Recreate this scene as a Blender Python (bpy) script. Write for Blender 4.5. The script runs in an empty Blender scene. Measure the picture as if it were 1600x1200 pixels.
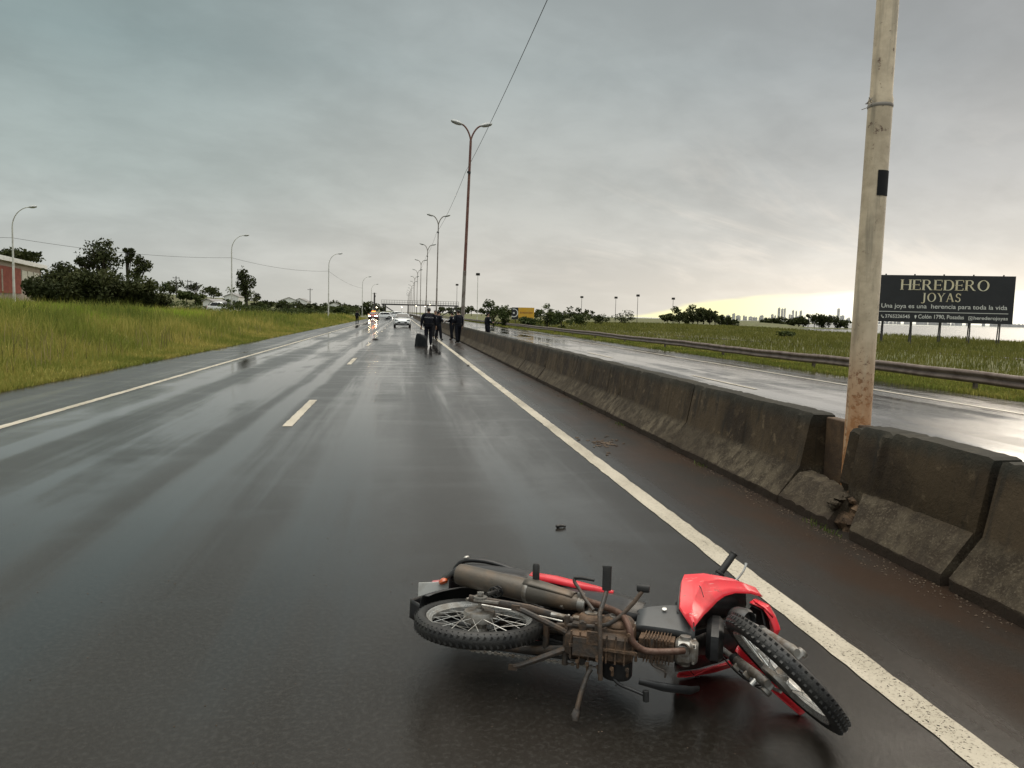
import bpy, bmesh, math, random
import numpy as np
from mathutils import Vector, Matrix, Euler
random.seed(7)
rng = np.random.default_rng(7)
R = math.radians
SC = bpy.context.scene
COL = SC.collection

# ------------------------------------------------------------------ camera
cd = bpy.data.cameras.new("camera")
cam = bpy.data.objects.new("camera", cd)
COL.objects.link(cam)
SC.camera = cam
cd.sensor_width = 36.0
cd.lens = 27.0
cd.clip_end = 20000
cd.clip_start = 0.05
EYE = 1.6
def cam_axes(yaw, pitch, roll):
    f = Vector((math.sin(yaw)*math.cos(pitch), math.cos(yaw)*math.cos(pitch), -math.sin(pitch)))
    r0 = Vector((math.cos(yaw), -math.sin(yaw), 0)); u0 = r0.cross(f)
    r = r0*math.cos(roll) + u0*math.sin(roll); u = r.cross(f)
    return f, r, u
cf, cr, cu = cam_axes(R(8.29657), R(5.15885), R(1.4))
cam.matrix_world = Matrix(((cr.x, cu.x, -cf.x, 0), (cr.y, cu.y, -cf.y, 0), (cr.z, cu.z, -cf.z, EYE), (0, 0, 0, 1)))

SC.render.resolution_x = 1024
SC.render.resolution_y = 768
SC.view_settings.view_transform = 'Standard'
SC.view_settings.look = 'None'
SC.view_settings.exposure = 0.32
SC.view_settings.gamma = 1.0
SC.cycles.max_bounces = 6
SC.cycles.diffuse_bounces = 3
SC.cycles.glossy_bounces = 3
SC.cycles.transmission_bounces = 3
SC.cycles.transparent_max_bounces = 6
SC.cycles.use_denoising = True

# ------------------------------------------------------------------ node helper
class NT:
    def __init__(s, tree):
        s.t = tree; s.n = tree.nodes; s.l = tree.links
    def new(s, typ, **kw):
        n = s.n.new(typ)
        for k, v in kw.items():
            setattr(n, k, v)
        return n
    def put(s, sock, v):
        if hasattr(v, 'is_linked') or hasattr(v, 'links'):
            s.l.new(v, sock)
        elif isinstance(v, (tuple, list)) and len(v) == 3 and sock.type == 'RGBA':
            sock.default_value = (*v, 1)
        else:
            sock.default_value = v
    def m(s, op, a, b=None, c=None, clamp=False):
        n = s.new('ShaderNodeMath', operation=op); n.use_clamp = clamp
        s.put(n.inputs[0], a)
        if b is not None: s.put(n.inputs[1], b)
        if c is not None: s.put(n.inputs[2], c)
        return n.outputs[0]
    def mix(s, f, a, b, blend='MIX'):
        n = s.new('ShaderNodeMix', data_type='RGBA', blend_type=blend)
        s.put(n.inputs[0], f); s.put(n.inputs[6], a); s.put(n.inputs[7], b)
        return n.outputs[2]
    def sstep(s, x, a, b, lo=0.0, hi=1.0):
        n = s.new('ShaderNodeMapRange', interpolation_type='SMOOTHSTEP')
        s.put(n.inputs[0], x); n.inputs[1].default_value = a; n.inputs[2].default_value = b
        n.inputs[3].default_value = lo; n.inputs[4].default_value = hi
        return n.outputs[0]
    def noise(s, vec, scale, detail=4, rough=.55, dist=0.0, dim='3D'):
        n = s.new('ShaderNodeTexNoise', noise_dimensions=dim)
        if vec is not None: s.l.new(vec, n.inputs['Vector'])
        n.inputs['Scale'].default_value = scale; n.inputs['Detail'].default_value = detail
        n.inputs['Roughness'].default_value = rough; n.inputs['Distortion'].default_value = dist
        return n.outputs[0]
    def ramp(s, f, stops):
        n = s.new('ShaderNodeValToRGB'); s.l.new(f, n.inputs[0])
        e = n.color_ramp.elements
        while len(e) < len(stops): e.new(0.5)
        for el, (p, c) in zip(e, stops):
            el.position = p; el.color = (*c, 1) if len(c) == 3 else c
        return n.outputs[0]
    def vmul(s, v, sc):
        n = s.new('ShaderNodeVectorMath', operation='MULTIPLY')
        s.l.new(v, n.inputs[0]); n.inputs[1].default_value = sc
        return n.outputs[0]
    def bump(s, h, strength, dist=.01, normal=None):
        n = s.new('ShaderNodeBump'); s.l.new(h, n.inputs['Height'])
        s.put(n.inputs['Strength'], strength); n.inputs['Distance'].default_value = dist
        if normal is not None: s.l.new(normal, n.inputs['Normal'])
        return n.outputs[0]

def srgb(r, g, b):
    f = lambda c: (c/255/12.92) if c/255 <= .04045 else ((c/255+.055)/1.055)**2.4
    return (f(r), f(g), f(b))

# ------------------------------------------------------------------ sky (world) and sun
W = bpy.data.worlds.new("World"); SC.world = W; W.use_nodes = True
k = NT(W.node_tree); k.n.clear()
SUN_AZ, SUN_EL = 52.0, 18.0
wo = k.new('ShaderNodeOutputWorld')
tc = k.new('ShaderNodeTexCoord'); d = tc.outputs['Generated']
sp = k.new('ShaderNodeSeparateXYZ'); k.l.new(d, sp.inputs[0])
el = k.m('MULTIPLY', k.m('ARCSINE', sp.outputs[2]), 57.29578)
az = k.m('MULTIPLY', k.m('ARCTAN2', sp.outputs[0], sp.outputs[1]), 57.29578)
e01 = k.m('DIVIDE', k.m('MAXIMUM', el, 0.0), 40.0, clamp=True)
left = k.ramp(e01, [(0.0, srgb(168, 169, 163)), (.10, srgb(165, 168, 164)), (.22, srgb(150, 159, 156)), (.42, srgb(124, 138, 138)), (.60, srgb(120, 133, 133)), (.78, srgb(140, 140, 134)), (1.0, srgb(172, 168, 160))])
mid = k.ramp(e01, [(0.0, srgb(184, 181, 173)), (.08, srgb(181, 178, 171)), (.2, srgb(165, 166, 161)), (.42, srgb(147, 154, 153)), (.60, srgb(139, 146, 146)), (.78, srgb(154, 150, 142)), (1.0, srgb(174, 168, 158))])
right = k.ramp(e01, [(0.0, srgb(236, 227, 212)), (.05, srgb(226, 217, 204)), (.13, srgb(196, 193, 187)), (.24, srgb(162, 162, 160)), (.42, srgb(140, 143, 144)), (.60, srgb(132, 134, 135)), (.78, srgb(150, 146, 139)), (1.0, srgb(174, 168, 158))])
c = k.mix(k.sstep(az, -22, 8), left, mid)
c = k.mix(k.sstep(az, 6, 42), c, right)
# behind the camera: a lighter even overcast
back = k.sstep(k.m('ABSOLUTE', az), 75, 140)
c = k.mix(back, c, srgb(165, 168, 166))
# cloud layer: noise on a plane overhead, so it shrinks towards the horizon
zz = k.m('ADD', k.m('MAXIMUM', sp.outputs[2], 0.0), .28)
cx_ = k.m('DIVIDE', sp.outputs[0], zz); cy_ = k.m('DIVIDE', sp.outputs[1], zz)
cv = k.new('ShaderNodeCombineXYZ'); k.l.new(cx_, cv.inputs[0]); k.l.new(cy_, cv.inputs[1])
rot = k.new('ShaderNodeVectorRotate', rotation_type='Z_AXIS'); k.l.new(cv.outputs[0], rot.inputs['Vector']); rot.inputs['Angle'].default_value = R(-24)
big = k.noise(k.vmul(rot.outputs[0], (.8, 1.0, 1)), 1.5, 5, .55, .25)
fine = k.noise(k.vmul(rot.outputs[0], (1, 1.1, 1)), 4.2, 9, .6, .3)
bn = k.m('MULTIPLY_ADD', big, 1.0, k.m('MULTIPLY', fine, .60))
fac = k.sstep(bn, .58, 1.04, .90, 1.10)
fac2 = k.m('POWER', fac, k.sstep(el, 0, 6, .6, 1.0))
hv = k.new('ShaderNodeVectorMath', operation='SCALE'); k.l.new(c, hv.inputs[0]); k.l.new(fac2, hv.inputs['Scale'])
c = hv.outputs[0]
# wisps lit from the clear horizon at the right
wis = k.noise(k.vmul(rot.outputs[0], (.7, 1.8, 1)), 1.8, 8, .62, .7)
wm = k.m('MULTIPLY', k.sstep(wis, .48, .68), k.m('MULTIPLY', k.sstep(el, 1.0, 3.0), k.sstep(el, 15.0, 4.0)))
wm = k.m('MULTIPLY', wm, k.sstep(az, 0, 30))
c = k.mix(k.m('MULTIPLY', wm, .40), c, srgb(226, 216, 203))
# clear yellow strip under the cloud edge
edn = k.noise(k.vmul(d, (9, 9, 60)), 1.0, 4, .5)
top = k.m('MULTIPLY_ADD', k.m('SUBTRACT', edn, .5), .9, k.m('ADD', k.sstep(az, 13, 27, -0.3, 1.75), k.sstep(az, 27, 36, 0.0, .5)))
st = k.sstep(k.m('SUBTRACT', top, el), -.22, .22)
st = k.m('MULTIPLY', st, k.sstep(az, 9, 17))
st = k.m('MULTIPLY', st, k.sstep(az, 60, 42))
c = k.mix(st, c, k.mix(k.sstep(az, 22, 34), srgb(240, 234, 180), srgb(252, 249, 232)))
# sky brightened overhead and at right, outside the frame, to light the scene
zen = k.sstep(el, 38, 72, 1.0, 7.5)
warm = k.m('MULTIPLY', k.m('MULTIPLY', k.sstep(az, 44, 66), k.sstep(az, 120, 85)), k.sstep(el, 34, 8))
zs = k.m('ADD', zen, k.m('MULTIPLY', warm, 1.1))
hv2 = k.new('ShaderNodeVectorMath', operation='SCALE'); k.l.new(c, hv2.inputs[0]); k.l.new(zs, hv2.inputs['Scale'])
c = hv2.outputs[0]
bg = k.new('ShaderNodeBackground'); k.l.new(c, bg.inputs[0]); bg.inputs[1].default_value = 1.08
nish = k.new('ShaderNodeTexSky', sky_type='NISHITA'); nish.sun_disc = False
nish.sun_elevation = R(SUN_EL); nish.sun_rotation = R(SUN_AZ)
bg2 = k.new('ShaderNodeBackground'); k.l.new(nish.outputs[0], bg2.inputs[0]); bg2.inputs[1].default_value = .002
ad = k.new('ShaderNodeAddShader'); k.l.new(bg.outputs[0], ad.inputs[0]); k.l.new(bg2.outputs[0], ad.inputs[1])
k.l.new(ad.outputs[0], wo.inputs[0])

sl = bpy.data.lights.new("sun", 'SUN'); sl.energy = .5; sl.angle = R(30); sl.color = (1, .88, .72)
so = bpy.data.objects.new("sun", sl); COL.objects.link(so)
sd = Vector((math.sin(R(SUN_AZ))*math.cos(R(SUN_EL)), math.cos(R(SUN_AZ))*math.cos(R(SUN_EL)), math.sin(R(SUN_EL))))
so.rotation_euler = sd.to_track_quat('Z', 'Y').to_euler()

# ------------------------------------------------------------------ materials
def newmat(name):
    m_ = bpy.data.materials.new(name); m_.use_nodes = True
    kk = NT(m_.node_tree)
    b = kk.n['Principled BSDF']
    return m_, kk, b
def pm(name, col, col2=None, rough=.6, metal=0.0, scale=4.0, bump=0.0, bscale=40.0, rough2=None, lo=.4, hi=.65, spec=.5, coat=0.0, emit=None, estr=0.0, world=False, bdist=.01):
    m_, kk, b = newmat(name)
    if world: v = kk.new('ShaderNodeNewGeometry').outputs['Position']
    else: v = kk.new('ShaderNodeTexCoord').outputs['Object']
    if col2 is not None:
        f = kk.sstep(kk.noise(v, scale, 6, .6), lo, hi)
        kk.put(b.inputs['Base Color'], kk.mix(f, col, col2))
        if rough2 is not None:
            n = kk.new('ShaderNodeMapRange'); kk.l.new(f, n.inputs[0]); n.inputs[3].default_value = rough; n.inputs[4].default_value = rough2
            kk.l.new(n.outputs[0], b.inputs['Roughness'])
        else: b.inputs['Roughness'].default_value = rough
    else:
        b.inputs['Base Color'].default_value = (*col, 1); b.inputs['Roughness'].default_value = rough
    b.inputs['Metallic'].default_value = metal
    b.inputs['Specular IOR Level'].default_value = spec
    if coat: b.inputs['Coat Weight'].default_value = coat; b.inputs['Coat Roughness'].default_value = .08
    if bump: kk.l.new(kk.bump(kk.noise(v, bscale, 4, .6), bump, bdist), b.inputs['Normal'])
    if emit: b.inputs['Emission Color'].default_value = (*emit, 1); b.inputs['Emission Strength'].default_value = estr
    return m_

def mat_asphalt():
    m_, kk, b = newmat("wet_asphalt")
    pos = kk.new('ShaderNodeNewGeometry').outputs['Position']
    s = kk.new('ShaderNodeSeparateXYZ'); kk.l.new(pos, s.inputs[0])
    X, Y = s.outputs[0], s.outputs[1]
    wob = kk.m('MULTIPLY_ADD', kk.noise(kk.vmul(pos, (.0, .12, 0)), 1.0, 3, .5), .5, -.25)
    Xw = kk.m('ADD', X, wob)
    streak = kk.noise(kk.vmul(pos, (1.5, .045, 1)), 1.0, 5, .6)
    patch = kk.noise(kk.vmul(pos, (.35, .16, 1)), 1.0, 5, .6, .4)
    cross = kk.noise(kk.vmul(pos, (.5, 2.2, 1)), 1.0, 4, .6, .3)
    agg = kk.noise(pos, 160, 3, .7)
    agg2 = kk.noise(pos, 42, 3, .65)
    def band(x0, w):
        return kk.sstep(kk.m('ABSOLUTE', kk.m('SUBTRACT', Xw, x0)), w, w*.3)
    tr = kk.m('MAXIMUM', kk.m('MAXIMUM', band(-4.45, .6), band(-2.85, .7)), kk.m('MAXIMUM', kk.m('MULTIPLY', band(-.45, .8), .5), kk.m('MULTIPLY', band(1.25, .7), .55)))
    seam = band(-1.85, .26)
    opp = kk.m('MAXIMUM', kk.m('MAXIMUM', band(5.9, .6), band(7.4, .6)), kk.m('MAXIMUM', band(9.2, .7), band(10.6, .5)))
    tr = kk.m('MAXIMUM', tr, kk.m('MAXIMUM', opp, kk.m('MULTIPLY', kk.sstep(X, 4.3, 5.0), .75)))
    wet = kk.m('ADD', kk.m('MULTIPLY', tr, kk.sstep(kk.m('ADD', patch, kk.m('MULTIPLY', streak, .35)), .50, .76)), kk.m('MULTIPLY', kk.sstep(streak, .48, .66), .5))
    wet = kk.m('ADD', wet, kk.m('MULTIPLY', seam, .8))
    wet = kk.m('ADD', wet, kk.m('MULTIPLY', kk.sstep(cross, .50, .66), kk.sstep(Y, 10, 30, .12, .5)), clamp=True)
    # shoulders: browner and dirtier
    sh = kk.m('MAXIMUM', kk.sstep(X, 2.2, 2.75), 0.0)
    sh = kk.m('MULTIPLY', sh, kk.sstep(X, 4.4, 4.0))
    base = kk.mix(kk.sstep(patch, .35, .7), (.0135, .0112, .0088), (.0235, .0202, .0168))
    base = kk.mix(kk.sstep(agg2, .42, .72), base, (.028, .0255, .022))
    base = kk.mix(kk.m('MULTIPLY', kk.sstep(agg, .58, .76), .5), base, (.062, .057, .049))
    base = kk.mix(kk.m('MULTIPLY', sh, kk.sstep(kk.noise(kk.vmul(pos, (1.2, .5, 1)), 1.3, 5, .6), .35, .62)), base, (.028, .0160, .0098))
    lsh = kk.sstep(X, -5.2, -5.7)
    base = kk.mix(kk.m('MULTIPLY', lsh, .45), base, (.034, .031, .032))
    kk.l.new(base, b.inputs['Base Color'])
    rg = kk.new('ShaderNodeMapRange'); kk.l.new(wet, rg.inputs[0]); rg.inputs[3].default_value = .27; rg.inputs[4].default_value = .05
    r2 = kk.m('ADD', rg.outputs[0], kk.m('MULTIPLY', sh, .08))
    kk.l.new(r2, b.inputs['Roughness'])
    io = kk.new('ShaderNodeMapRange'); kk.l.new(wet, io.inputs[0]); io.inputs[3].default_value = 1.40; io.inputs[4].default_value = 1.80; kk.l.new(io.outputs[0], b.inputs['IOR'])
    hgt = kk.m('ADD', kk.m('MULTIPLY', agg, .6), kk.m('MULTIPLY', agg2, .8))
    bs = kk.new('ShaderNodeMapRange'); kk.l.new(wet, bs.inputs[0]); bs.inputs[3].default_value = .27; bs.inputs[4].default_value = .05
    kk.l.new(kk.bump(hgt, bs.outputs[0], .006), b.inputs['Normal'])
    return m_

def mat_line():
    m_, kk, b = newmat("road_paint")
    pos = kk.new('ShaderNodeNewGeometry').outputs['Position']
    n1 = kk.noise(pos, 55, 4, .7); n2 = kk.noise(kk.vmul(pos, (1, .3, 1)), 3, 5, .6)
    f = kk.sstep(kk.m('ADD', n1, kk.m('MULTIPLY', n2, .55)), .62, .80)
    c_ = kk.mix(kk.sstep(n2, .3, .7), (.50, .45, .36), (.36, .32, .245))
    c_ = kk.mix(kk.sstep(f, .0, 1.0, 1.0, 0.0), c_, c_)
    c_ = kk.mix(kk.m('MULTIPLY', kk.sstep(n1, .54, .66), .75), c_, (.13, .105, .075))
    kk.l.new(c_, b.inputs['Base Color']); b.inputs['Roughness'].default_value = .42
    kk.l.new(kk.bump(n1, .4, .006), b.inputs['Normal'])
    # worn-through chips show the asphalt
    out = kk.n['Material Output']
    tb = kk.new('ShaderNodeBsdfTransparent'); mx = kk.new('ShaderNodeMixShader')
    w = kk.sstep(kk.m('ADD', kk.noise(pos, 75, 3, .7), kk.m('MULTIPLY', n2, .35)), .785, .86)
    kk.l.new(w, mx.inputs[0]); kk.l.new(b.outputs[0], mx.inputs[1]); kk.l.new(tb.outputs[0], mx.inputs[2]); kk.l.new(mx.outputs[0], out.inputs[0])
    return m_

def mat_concrete():
    m_, kk, b = newmat("stained_concrete")
    pos = kk.new('ShaderNodeNewGeometry').outputs['Position']
    s = kk.new('ShaderNodeSeparateXYZ'); kk.l.new(pos, s.inputs[0])
    big = kk.noise(pos, 1.6, 6, .6, .3)
    med = kk.noise(pos, 7, 6, .65, .2)
    run = kk.noise(kk.vmul(pos, (8, 8, .45)), 1.0, 5, .6)
    fin = kk.noise(pos, 60, 4, .65)
    lowz = kk.sstep(kk.m('ADD', s.outputs[2], kk.m('MULTIPLY_ADD', med, .12, -.06)), .36, .28)
    up = kk.mix(kk.sstep(big, .35, .65), (.020, .0135, .008), (.048, .034, .019))
    up = kk.mix(kk.m('MULTIPLY', kk.sstep(run, .52, .70), .75), up, (.014, .012, .009))
    up = kk.mix(kk.m('MULTIPLY', kk.sstep(med, .56, .70), .65), up, (.12, .090, .055))
    topm = kk.sstep(kk.m('ADD', s.outputs[2], kk.m('MULTIPLY_ADD', med, .14, -.07)), .66, .78)
    up = kk.mix(kk.m('MULTIPLY', topm, .7), up, (.024, .025, .020))
    palef = kk.sstep(kk.noise(kk.vmul(pos, (1, .7, 1)), .9, 3, .5), .38, .62, .35, 1.0)
    lo = kk.mix(kk.m('MULTIPLY', kk.sstep(med, .38, .62), palef), (.034, .025, .016), (.100, .081, .054))
    lo = kk.mix(kk.m('MULTIPLY', kk.m('MULTIPLY', kk.sstep(fin, .5, .68), .5), palef), lo, (.22, .185, .135))
    lo = kk.mix(kk.sstep(kk.m('ADD', s.outputs[2], kk.m('MULTIPLY_ADD', med, .08, -.04)), .10, .055), lo, (.034, .024, .017))
    lo = kk.mix(kk.m('MULTIPLY', kk.sstep(run, .5, .62), .5), lo, (.03, .023, .016))
    base = kk.mix(lowz, up, lo)
    kk.l.new(base, b.inputs['Base Color'])
    b.inputs['Roughness'].default_value = .8; b.inputs['Specular IOR Level'].default_value = .2
    h_ = kk.m('ADD', kk.m('MULTIPLY', med, 1.6), kk.m('MULTIPLY', fin, .5))
    kk.l.new(kk.bump(h_, .7, .014), b.inputs['Normal'])
    return m_

def mat_foliage(name, a, b_, c_, trans=.25, scale=.6, alpha=False):
    m_, kk, b = newmat(name)
    pos = kk.new('ShaderNodeNewGeometry').outputs['Position']
    at = kk.new('ShaderNodeAttribute'); at.attribute_name = 'rnd'
    n = kk.noise(pos, scale, 3, .5)
    x = kk.m('ADD', kk.m('MULTIPLY', at.outputs['Fac'], .55), kk.m('MULTIPLY', kk.sstep(n, .3, .7), .55))
    col = kk.ramp(x, [(.0, a), (.5, b_), (1.0, c_)])
    kk.l.new(col, b.inputs['Base Color']); b.inputs['Roughness'].default_value = .6
    b.inputs['Specular IOR Level'].default_value = .08
    out = kk.n['Material Output']
    tl = kk.new('ShaderNodeBsdfTranslucent'); kk.l.new(col, tl.inputs[0])
    mx = kk.new('ShaderNodeMixShader'); mx.inputs[0].default_value = trans
    kk.l.new(b.outputs[0], mx.inputs[1]); kk.l.new(tl.outputs[0], mx.inputs[2]); kk.l.new(mx.outputs[0], out.inputs[0])
    return m_

def mat_ground():
    m_, kk, b = newmat("verge_soil")
    pos = kk.new('ShaderNodeNewGeometry').outputs['Position']
    n = kk.noise(pos, .5, 6, .6); n2 = kk.noise(pos, 9, 5, .65); n3 = kk.noise(kk.vmul(pos, (.05, .01, 1)), 1.0, 5, .6)
    c_ = kk.mix(kk.sstep(n, .35, .65), (.060, .062, .018), (.105, .100, .032))
    c_ = kk.mix(kk.sstep(n2, .45, .7), c_, (.045, .050, .018))
    c_ = kk.mix(kk.m('MULTIPLY', kk.sstep(n3, .5, .62), .6), c_, (.10, .12, .035))
    s = kk.new('ShaderNodeSeparateXYZ'); kk.l.new(pos, s.inputs[0])
    c_ = kk.mix(kk.m('MULTIPLY', kk.sstep(s.outputs[0], -8.3, -7.5), kk.sstep(s.outputs[0], 14, 13.2)), c_, (.035, .025, .015))
    kk.l.new(c_, b.inputs['Base Color']); b.inputs['Roughness'].default_value = .9
    kk.l.new(kk.bump(n2, .8, .05), b.inputs['Normal'])
    return m_

M = {}
M['asphalt'] = mat_asphalt()
M['line'] = mat_line()
M['concrete'] = mat_concrete()
M['ground'] = mat_ground()
M['grass'] = mat_foliage("grass_blades", (.085, .118, .024), (.19, .215, .042), (.40, .34, .095), .3, .35)
M['reed'] = mat_foliage("reed_blades", (.11, .18, .018), (.24, .35, .035), (.40, .47, .070), .35, .5)
M['verge'] = mat_foliage("verge_grass", (.060, .070, .016), (.13, .135, .032), (.19, .18, .052), .3, .3)
M['dark_leaf'] = mat_foliage("dark_leaves", (.015, .020, .008), (.034, .042, .015), (.066, .072, .026), .15, .5)
M['mid_leaf'] = mat_foliage("mid_leaves", (.018, .028, .009), (.040, .055, .017), (.080, .095, .032), .2, .5)
M['bark'] = pm('bark', (.03, .024, .018), (.06, .05, .04), .9, scale=8, bump=.4, bscale=20)
M['pole'] = None
# ------------------------------------------------------------------ mesh helpers
def frame_of(t):
    t = t.normalized()
    a = Vector((0, 0, 1)) if abs(t.z) < .9 else Vector((1, 0, 0))
    u = t.cross(a).normalized(); v = t.cross(u).normalized()
    return u, v
class MB:
    def __init__(s, fn=None): s.v = []; s.f = []; s.fn = fn
    def add(s, vs, fs):
        o = len(s.v)
        for p in vs:
            p = Vector(p)
            s.v.append(tuple(s.fn(p)) if s.fn else tuple(p))
        s.f += [[i+o for i in f] for f in fs]
        return s
    def box(s, c, size, rot=None, taper=1.0):
        hx, hy, hz = [q/2 for q in size]; vs = []
        for z, t in ((-hz, 1), (hz, taper)):
            for x, y in ((-hx, -hy), (hx, -hy), (hx, hy), (-hx, hy)):
                p = Vector((x*t, y*t, z))
                if rot is not None: p = rot @ p
                vs.append(p+Vector(c))
        return s.add(vs, [[3, 2, 1, 0], [4, 5, 6, 7], [0, 1, 5, 4], [1, 2, 6, 5], [2, 3, 7, 6], [3, 0, 4, 7]])
    def tube(s, pts, r, seg=10, cap=True, flat=1.0, up=None):
        pts = [Vector(p) for p in pts]; n = len(pts)
        rs = r if isinstance(r, (list, tuple)) else [r]*n
        T = []
        for i in range(n):
            a = pts[max(i-1, 0)]; b = pts[min(i+1, n-1)]; T.append((b-a).normalized())
        if up is not None:
            v = Vector(up); u = T[0].cross(v).normalized(); v = T[0].cross(u).normalized()
        else: u, v = frame_of(T[0])
        vs = []
        for i in range(n):
            if i:
                q = T[i-1].rotation_difference(T[i]); u = q @ u; v = q @ v
            for j in range(seg):
                a = 2*math.pi*j/seg
                vs.append(pts[i]+(u*math.cos(a)+v*math.sin(a)*flat)*rs[i])
        fs = [[i*seg+j, i*seg+(j+1) % seg, (i+1)*seg+(j+1) % seg, (i+1)*seg+j] for i in range(n-1) for j in range(seg)]
        if cap: fs += [list(range(seg))[::-1], [(n-1)*seg+j for j in range(seg)]]
        return s.add(vs, fs)
    def lathe(s, prof, origin, axis, seg=32, closed=False, cap=False):
        """prof: list of (radius, height along axis)"""
        axis = Vector(axis).normalized(); u, v = frame_of(axis); o = Vector(origin); n = len(prof)
        vs = [o+axis*h_+(u*math.cos(2*math.pi*j/seg)+v*math.sin(2*math.pi*j/seg))*r for r, h_ in prof for j in range(seg)]
        rng_ = range(n) if closed else range(n-1)
        fs = [[i*seg+j, i*seg+(j+1) % seg, ((i+1) % n)*seg+(j+1) % seg, ((i+1) % n)*seg+j] for i in rng_ for j in range(seg)]
        if cap: fs += [list(range(seg))[::-1], [(n-1)*seg+j for j in range(seg)]]
        return s.add(vs, fs)
    def loft(s, secs, closed=True, cap=True, wrap=False):
        n = len(secs); m = len(secs[0]); vs = [p for sc in secs for p in sc]
        e = m if closed else m-1
        fs = [[i*m+j, i*m+(j+1) % m, ((i+1) % n)*m+(j+1) % m, ((i+1) % n)*m+j] for i in (range(n) if wrap else range(n-1)) for j in range(e)]
        if cap and closed and not wrap: fs += [list(range(m))[::-1], [(n-1)*m+j for j in range(m)]]
        return s.add(vs, fs)
    def prism(s, poly, a, b):
        """poly: 3-D points; extruded by vector from a to b offsets"""
        a = Vector(a); b = Vector(b); n = len(poly)
        vs = [Vector(p)+a for p in poly]+[Vector(p)+b for p in poly]
        fs = [list(range(n))[::-1], [n+i for i in range(n)]]+[[i, (i+1) % n, n+(i+1) % n, n+i] for i in range(n)]
        return s.add(vs, fs)
    def mesh(s, name, mat, ang=35):
        me = bpy.data.meshes.new(name); me.from_pydata(s.v, [], s.f)
        bm = bmesh.new(); bm.from_mesh(me); bmesh.ops.recalc_face_normals(bm, faces=bm.faces); bm.to_mesh(me); bm.free()
        me.materials.append(mat)
        me.shade_smooth(); me.set_sharp_from_angle(angle=R(ang))
        return me
    def build(s, name, mat, parent=None, ang=35, bevel=0, solid=0, sub=0):
        o = bpy.data.objects.new(name, s.mesh(name, mat, ang)); COL.objects.link(o)
        if parent is not None: o.parent = parent
        if solid:
            md = o.modifiers.new('solid', 'SOLIDIFY'); md.thickness = solid; md.offset = 0
        if sub:
            md = o.modifiers.new('sub', 'SUBSURF'); md.levels = sub; md.render_levels = sub
        if bevel:
            md = o.modifiers.new('bevel', 'BEVEL'); md.width = bevel; md.segments = 2; md.limit_method = 'ANGLE'; md.angle_limit = R(40)
        return o
def tag(o, label=None, cat=None, group=None, kind=None):
    if label: o['label'] = label
    if cat: o['category'] = cat
    if group: o['group'] = group
    if kind: o['kind'] = kind
    return o
def empty(name, loc=(0, 0, 0), rz=0.0, label=None, cat=None, group=None):
    o = bpy.data.objects.new(name, None); COL.objects.link(o); o.location = loc; o.rotation_euler = (0, 0, rz)
    o.empty_display_size = .2
    return tag(o, label, cat, group)
def copy_tree(o, parent=None):
    c_ = o.copy(); COL.objects.link(c_)
    if parent is not None: c_.parent = parent
    for ch in [x for x in COL.objects if x.parent == o]:
        copy_tree(ch, c_)
    return c_
def raw_mesh(name, V, F4, mat, rnd=None, F3=None):
    """fast mesh from numpy arrays"""
    me = bpy.data.meshes.new(name)
    V = np.asarray(V, np.float32); nq = 0 if F4 is None else len(F4); nt = 0 if F3 is None else len(F3)
    me.vertices.add(len(V)); me.vertices.foreach_set('co', V.ravel())
    loops = []; starts = []; tot = []
    st_ = 0
    if nq: loops.append(np.asarray(F4, np.int32).ravel()); starts.append(np.arange(nq)*4); st_ = nq*4
    if nt: loops.append(np.asarray(F3, np.int32).ravel()); starts.append(st_+np.arange(nt)*3)
    L = np.concatenate(loops); S_ = np.concatenate(starts).astype(np.int32)
    me.loops.add(len(L)); me.loops.foreach_set('vertex_index', L)
    me.polygons.add(nq+nt); me.polygons.foreach_set('loop_start', S_)
    if rnd is not None:
        a = me.attributes.new('rnd', 'FLOAT', 'POINT'); a.data.foreach_set('value', np.asarray(rnd, np.float32))
    me.update(calc_edges=True); me.validate()
    me.materials.append(mat)
    return me
# ------------------------------------------------------------------ terrain
def smooth(x, a, b):
    t = np.clip((x-a)/(b-a), 0, 1); return t*t*(3-2*t)
SHY = [-50, 20, 79, 136, 212, 300, 500, 1500, 6000]
SHX = [62, 60, 63, 74, 90, 128, 260, 800, 3400]
def shore(y): return np.interp(y, SHY, SHX)
def terrain(x, y):
    x = np.asarray(x, float); y = np.asarray(y, float)
    z = np.full(np.broadcast(x, y).shape, -.03)
    z = z + .74*smooth(-x, 7.8, 15)*(1-smooth(y, 40, 130)*.75)
    z = z + 6.0*smooth(-x, 24, 90)*smooth(y, 90, 230)
    z = z + 1.6*smooth(-x, 22, 60)*smooth(y, 20, 60)*(1-smooth(y, 80, 130))
    z = z + .18*np.sin(x*.21+1)*np.sin(y*.13)*smooth(-x, 10, 20)
    z = z - .22*smooth(x, 14.8, 19)*(1-smooth(x, 22, 30)) + .12*np.sin(x*.17)*np.sin(y*.11+2)*smooth(x, 20, 30)
    s_ = shore(y)
    z = np.where(x > 13, z - 9.0*smooth(x-s_, -3, 22), z)
    return z
def tz(x, y): return float(terrain(x, y))
xs = np.concatenate([-np.geomspace(3600, 60, 22), np.linspace(-57, -7.4, 45), [-7.2, -4, 0, 3, 6, 9, 13.25], np.linspace(13.45, 60, 40), np.linspace(62, 150, 36), np.geomspace(160, 4200, 24)])
ys = np.concatenate([np.linspace(-60, -4, 6), np.linspace(0, 160, 90), np.geomspace(165, 6000, 50)])
GX, GY = np.meshgrid(xs, ys, indexing='ij'); GZ = terrain(GX, GY)
nx, ny = GX.shape; idx = np.arange(nx*ny).reshape(nx, ny)
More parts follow.
